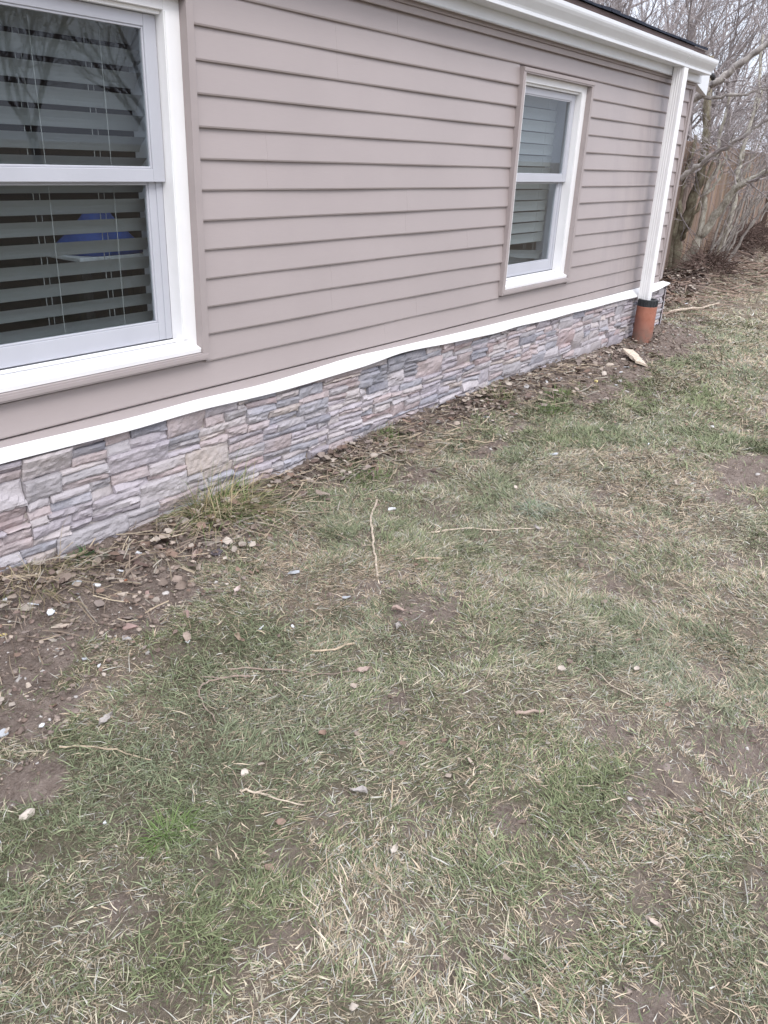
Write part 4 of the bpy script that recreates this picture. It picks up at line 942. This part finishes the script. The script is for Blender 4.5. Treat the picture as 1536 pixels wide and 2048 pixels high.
def twig(label, pts, r0, r1, mat, seed=1, side=(), name="twig", cat="twig", group="twigs and stems on the lawn", lift=.006):
    rg = random.Random(seed); m_ = MB(); P = smooth_path([(x, y, 0) for x, y in pts], 5)
    P = [Vector((p.x+rg.gauss(0, .002), p.y+rg.gauss(0, .002), gh1(p.x, p.y)+r0+lift+rg.gauss(0, .0015))) for p in P]; n = len(P)
    m_.tube(P, [(r0+(r1-r0)*i/(n-1))*(1+.22*abs(math.sin(i*2.1+seed))) for i in range(n)], 7)
    for (f, ang, L_) in side:
        i = int(f*(n-2)); d = (P[i+1]-P[i]).normalized(); d.rotate(Matrix.Rotation(ang, 3, 'Z')); q = P[i]
        m_.tube([q, q+d*L_*.5+Vector((0, 0, .006)), q+d*L_+Vector((0, 0, rg.uniform(-.002, .012)))], [r0*.6, r0*.45, r0*.25], 5)
    x, y = pts[0]; return obj_at(name, m_, mat, x, y, label, cat, group)

# stones
stone("white elongated stone right of the upright stick", 2.77, -.69, .026, .012, .011, M['chipw'], 1, -.5)
stone("pale pinkish-white stone in the lower left lawn above the split twig", 1.13, -1.41, .019, .015, .013, M['palest'], 2, .4)
stone("rounded beige stone at the lower left picture edge", .70, -1.12, .024, .020, .018, M['palest'], 3, .2)
stone("flat yellowish-brown stone in the dirt by the left edge, largest there", 1.22, -.45, .046, .020, .014, M['beige'], 4, -.9, sub=2)
stone("flat dull reddish stone lying right of the yellowish-brown one", 1.38, -.62, .050, .018, .011, M['pink'], 5, -.9)
stone("small tan stone in the dirt above the reddish one", 1.49, -.50, .016, .013, .011, M['beige'], 6, 0)
stone("tan stone nearest the left picture edge in the dirt", .98, -.66, .017, .014, .012, M['beige'], 7, 1)
stone("small brown stone at the dirt's lower edge on the left", .96, -.88, .015, .012, .010, M['beige'], 8, .5)
stone("pinkish-brown upright stone where dirt meets grass on the left", 1.55, -.70, .016, .024, .020, M['pink'], 9, .2)
stone("flat tan stone under the white chips near the wall", 1.50, -.42, .034, .014, .011, M['beige'], 10, -.7)
stone("small brown stone right of the flat tan one", 1.56, -.47, .015, .012, .011, M['pink'], 11, 0)
stone("pale grey-white stone below the large window's left part, among grass", 1.32, -.67, .024, .016, .010, M['greyst'], 12, -.6)
stone("largest pale grey stone of the rubble near the pipe", 5.84, -.43, .050, .030, .026, M['palest'], 13, .3)
stone("tan stone at the left end of the rubble by the wall", 5.28, -.15, .040, .028, .026, M['beige'], 14, .2)
stone("tan stone topmost in the rubble, nearest the pipe", 6.55, -.19, .045, .03, .026, M['beige'], 15, .9)
stone("second tan stone of the rubble near the pipe, left of the topmost", 6.28, -.16, .04, .03, .024, M['beige'], 16, .1)
stone("long grey-tan stone in the rubble behind the pale grey one", 6.08, -.37, .055, .022, .018, M['beige'], 17, -.4)
stone("flat grey stone at the rubble's lower right, below the white chips", 5.78, -.58, .042, .026, .014, M['greyst'], 18, 0)
stone("small tan stone left of the largest pale grey stone", 5.62, -.33, .022, .018, .018, M['beige'], 19, 0)
stone("round tan stone in the middle of the rubble", 5.70, -.20, .026, .022, .018, M['beige'], 20, 1.2)
stone("dark grey angular stone at the rubble's left end", 5.0, -.20, .05, .03, .026, M['greyst'], 21, .5)
stone("dark grey-brown angular stone beside the white shards", 5.45, -.24, .045, .022, .018, M['greyst'], 22, -.4)
stone("brown clod-like stone at the right rubble edge by the grass", 6.9, -.52, .03, .024, .018, M['pink'], 23, 0)
# chips
CH = [
    ("white chip close under the straw grass clump, upper of two", 1.71, -.23, .030, .016, 'chipw', -.9), ("white chip lower left of the one under the straw clump", 1.59, -.28, .034, .012, 'chipw', -.8),
    ("grey plastic scrap, left of a pair in the dirt", 1.41, -.27, .040, .026, 'grey', -.4), ("light grey scrap, right of a pair in the dirt", 1.47, -.30, .036, .018, 'chipw', -.7),
    ("long white chip near the left picture edge", 1.23, -.29, .042, .013, 'chipw', -.9), ("large pale grey chip beside the yellowish-brown stone", 1.24, -.38, .034, .030, 'chipw', .3),
    ("tiny round white chip right of the large pale grey chip", 1.32, -.36, .014, .010, 'chipw', -.5), ("small white shell chip at the left picture edge", 1.17, -.22, .020, .014, 'chipw', .2),
    ("white shell chip alone on the grass below the large window's corner", 1.44, -.83, .022, .017, 'chipw', .3), ("small pale chip below the large window, upper of two in the grass", 1.16, -.68, .020, .011, 'grey', -.4),
    ("slanting white chip, lower of two in the grass", 1.17, -.74, .022, .008, 'chipw', .6), ("white chip low on the left, at the dirt's edge", .90, -.86, .020, .014, 'chipw', .2), ("grey shard at the left picture edge below the dirt", .82, -.80, .040, .028, 'grey', .3),
    ("white cylinder-like chip in mid-lawn beside a tan leaf", 1.66, -.95, .028, .008, 'chipw', .1), ("small white chip right of the cylinder-like one", 1.74, -1.02, .014, .011, 'chipw', 1.0),
    ("cream splinter chip left of the dark slate piece", 1.82, -.43, .026, .010, 'palest', .4), ("oval pale grey chip under the straw clump, right of the slate", 2.08, -.47, .026, .018, 'grey', -.3),
    ("shiny crumpled pale scrap at the straw clump's right side", 2.20, -.34, .050, .018, 'grey', -.9), ("pale flat scrap left of the upright stick's lower end", 2.02, -.77, .050, .024, 'grey', -.6), ("small pale scrap near the green weeds below the stick", 2.02, -1.03, .040, .016, 'grey', -.3),
    ("white oval chip, upper of two below the split wood", 6.22, -.46, .055, .032, 'chipw', -.6), ("small white chip, lower of two below the split wood", 6.00, -.50, .036, .022, 'chipw', -.5), ("tiny white chip under the flat grey stone", 5.66, -.60, .028, .014, 'chipw', -.5),
    ("white folded shard standing at the rubble's left end", 5.25, -.24, .075, .024, 'chipw', .6), ("grey bent shard beside the white folded one", 5.36, -.28, .070, .034, 'grey', -.4), ("white chip in the grass below the narrow window, upper of two", 4.42, -.44, .030, .012, 'chipw', -.6),
    ("white chip in the grass below the narrow window, lower of two", 4.34, -.45, .032, .016, 'chipw', -.6), ("white chip far right in the lawn", 5.16, -1.44, .030, .020, 'chipw', .5), ("short white splinter standing out in the right lawn", 4.52, -1.26, .036, .008, 'chipw', .1),
    ("pale grey flat chip in the grass left of the right lawn's white splinter", 3.95, -.93, .055, .022, 'grey', -.7), ("grey sunken chip at the lower left corner of the lawn", .60, -1.15, .030, .016, 'grey', .2), ("tiny white crumb low at left in the grass", .80, -1.28, .010, .008, 'chipw', 0),
    ("tiny pale chip at the tree's foot by the house corner", 9.9, .25, .08, .05, 'chipw', 0), ("pale grey shard high in the middle lawn", 4.2, -.35, .05, .02, 'grey', -.7),
]
for i, (lb, x, y, l, w, m_, rz) in enumerate(CH): chip(lb, x, y, l, w, M[m_], 100+i, rz, tilt=.15+.25*((i*7) % 5)/5)
chip("dark slate piece lying flat below the straw grass clump", 1.93, -.43, .066, .050, M['slate'], 200, .6, .006, .08, "slate_piece", "slate", None)
chip("yellow scrap in the rubble below the pale grey stone", 5.60, -.47, .05, .028, M['yellow'], 201, .2, .008, .3, "yellow_scrap", "scrap", None)
chip("pale yellow scrap at the left picture edge", 1.06, -.39, .03, .014, M['yellow'], 202, -.8, .005, .2, "yellow_scrap", "scrap", None)
stone("small orange brick bit in the dirt right of the grey scraps", 1.57, -.345, .014, .010, .009, M['brick'], 203, 0, "brick_bit", "brick bit", None)
stone("tiny red brick bit under the straw grass clump", 2.02, -.37, .013, .009, .009, M['brick'], 204, 0, "brick_bit", "brick bit", None)
# split wood
rgw = random.Random(9); mb = MB(); z0 = gh1(6.42, -.45)
Rm = Matrix.Translation((6.42, -.45, z0+.035)) @ Matrix.Rotation(-2.35, 4, 'Z') @ Matrix.Rotation(.16, 4, 'Y') @ Matrix.Rotation(-.35, 4, 'X')
vs = []; nl = 9
for i in range(nl+1):
    t = i/nl; w = .062+.012*math.sin(t*7)+(.0 if t < .8 else -.03*(t-.8)*5*rgw.random()); h = .014+.006*math.sin(t*11+1)
    for (a, b) in ((-1, -1), (-.2, -.9), (1, -1), (1.05, .6), (.3, 1.25), (-.5, .8), (-1.1, .4)):
        vs.append(tuple(Rm @ Vector(((t-.5)*.26, a*w*rgw.uniform(.85, 1.1), b*h*rgw.uniform(.7, 1.2)))))
fs = [(i*7+j, i*7+(j+1) % 7, (i+1)*7+(j+1) % 7, (i+1)*7+j) for i in range(nl) for j in range(7)]+[tuple(range(6, -1, -1)), tuple(nl*7+j for j in range(7))]
mb.add(vs, fs); tag(mb.build("split_wood", M['wood'], origin=(6.42, -.45, z0)), "pale splintered piece of split wood lying on the dirt near the clay pipe", "wood piece")
# leaves
TAN = (.36, .285, .22); PNK = (.40, .31, .27); GRY = (.40, .37, .345); BRN = (.22, .15, .11)
for lb, x, y, s, c, rz in (
    ("pale pinkish leaf in the left lawn, right of the dirt", 1.77, -.72, .040, (.55, .46, .42), .3), ("tan curled leaf standing beside the cylinder-like white chip", 1.56, -.94, .036, TAN, 1.2), ("pinkish-brown curled leaf in mid-lawn right of the root", 1.69, -1.37, .046, PNK, -.6),
    ("grey torn leaf, lower of two in the centre of the lawn", 1.97, -1.30, .052, GRY, .4), ("dusky pink leaf, upper of two in the centre of the lawn", 2.06, -1.24, .046, PNK, -.9), ("pale beige leaf low in the middle of the lawn", 1.17, -1.87, .030, (.50, .45, .39), .2),
    ("grey striped bark-like leaf in the lower middle lawn", 1.26, -1.69, .040, (.46, .43, .41), 1.9), ("pale standing leaf right of the long green tuft near the wall", 3.11, -.53, .055, (.46, .38, .32), 1.8), ("tan leaf above right of the pale standing one", 3.38, -.65, .050, TAN, .5),
    ("pale brown upright leaf in the hollow at the straw clump", 2.36, -.23, .060, (.36, .27, .22), 2.0), ("brown leaf lying below the upright one in the hollow", 2.30, -.33, .07, BRN, -.8), ("dark brown leaf at the stones right of the straw clump", 2.52, -.14, .08, (.13, .085, .065), -.4),
    ("greyish leaf at the right end of the long horizontal twig", 3.02, -1.30, .045, GRY, .9), ("pale bent leaf at the bottom right of the lawn", 1.36, -2.42, .030, (.50, .42, .36), 1.5), ("brown leaf in the dirt left of the slate piece", 1.66, -.32, .06, (.17, .12, .105), -.6),
    ("pinkish grey leaf in the grass left of the slate", 1.85, -.40, .05, PNK, .5), ("wide brown leaf in the dirt above the grey scraps", 1.60, -.22, .07, (.15, .105, .09), -.5), ("pale leaf by the far right bare patch", 4.0, -1.6, .05, (.42, .36, .30), .3), ("pale grey leaf at the lower left lawn by the root", 1.02, -.98, .045, GRY, .2)):
    leaf(lb, x, y, s, c, int(abs(x*100+y*37)) % 97, rz)
# twigs
twig("straight pale stick pointing from the wall into the centre lawn", [(2.77, -.60), (2.62, -.68), (2.50, -.78), (2.36, -.90), (2.21, -1.03)], 0.0050, .0040, M['stick'], 1, ((.05, .7, .03),), "stick", "stick")
twig("long thin pale twig lying sideways in mid-lawn right of the stick", [(2.68, -.96), (2.79, -1.04), (2.91, -1.18), (3.05, -1.32)], .0040, .0018, M['stick'], 2, ((.1, .5, .05),))
twig("thin arched twig near the wall's middle above the long twig", [(3.50, -.44), (3.66, -.40), (3.76, -.42), (3.87, -.57), (3.98, -.53)], .0038, .0020, M['straw'], 3)
twig("pale stem in the dirt at the left picture edge", [(1.12, -.08), (1.21, -.11), (1.32, -.15), (1.43, -.23)], .0045, .0030, M['straw'], 4)
twig("split pale twig in the lower lawn below the pinkish-white stone", [(1.08, -1.45), (1.10, -1.50), (1.14, -1.61)], .0030, .0014, M['stick'], 5, ((.45, .25, .06), (.5, -.2, .05)))
twig("short brown twig lying in the right middle lawn", [(1.79, -1.85), (1.86, -1.91)], .0048, .0036, M['root'], 6)
twig("thin white stem beside the bare patch in the right lawn", [(2.17, -1.94), (2.12, -2.03), (2.10, -2.13)], .0017, .0012, M['stick'], 7)
twig("curled dry stem in the left middle lawn", [(1.86, -1.0), (1.85, -1.06), (1.80, -1.10), (1.74, -1.13)], .0022, .0012, M['straw'], 8)
twig("forked reddish root curling out of the lower left lawn", [(1.43, -1.13), (1.40, -1.09), (1.34, -1.06), (1.29, -1.06), (1.25, -1.12), (1.21, -1.22)], 0.0034, .0013, M['root'], 9, ((.2, .6, .05), (.35, -.5, .06), (.5, .8, .05)), "root", "root")
twig("long reddish stem running right from the forked root", [(1.42, -1.04), (1.48, -1.12), (1.57, -1.25), (1.70, -1.36)], 0.0024, .0012, M['root'], 10)
twig("thin twig with a knobbed end in the middle lawn", [(1.66, -1.18), (1.70, -1.22), (1.79, -1.25)], .0024, .0034, M['straw'], 11)
twig("pale twig leaning over leaves at the wall's middle", [(3.22, -.18), (3.40, -.22), (3.60, -.24)], .0055, .0035, M['stick'], 12, ((.8, .6, .06),))
twig("thin bent twig dropping from the leaves into the grass", [(3.42, -.24), (3.28, -.34), (3.14, -.42)], .0032, .0018, M['root'], 13)
twig("stout pale broken stem in the leaves right of the straw clump", [(2.45, -.10), (2.62, -.13), (2.85, -.24)], .0065, .0030, M['straw'], 14, ((.2, -.5, .12), (.4, .4, .10)))
twig("short grey twig in mid-lawn below the long thin twig", [(2.42, -1.06), (2.50, -1.15)], .0032, .0025, M['straw'], 15)
twig("fallen branch lying on the litter by the house corner", [(8.9, .12), (9.3, .08), (9.8, -.02), (10.2, -.05)], .016, .008, M['stick'], 16, ((.5, .5, .3),), "branch", "branch", None)
twig("thin pale stem left of the rounded beige stone", [(.88, -.98), (.95, -1.08), (1.0, -1.20)], .0022, .0014, M['straw'], 17)
print("blades", N, "clods", len(xs1), "objects", len(bpy.data.objects))
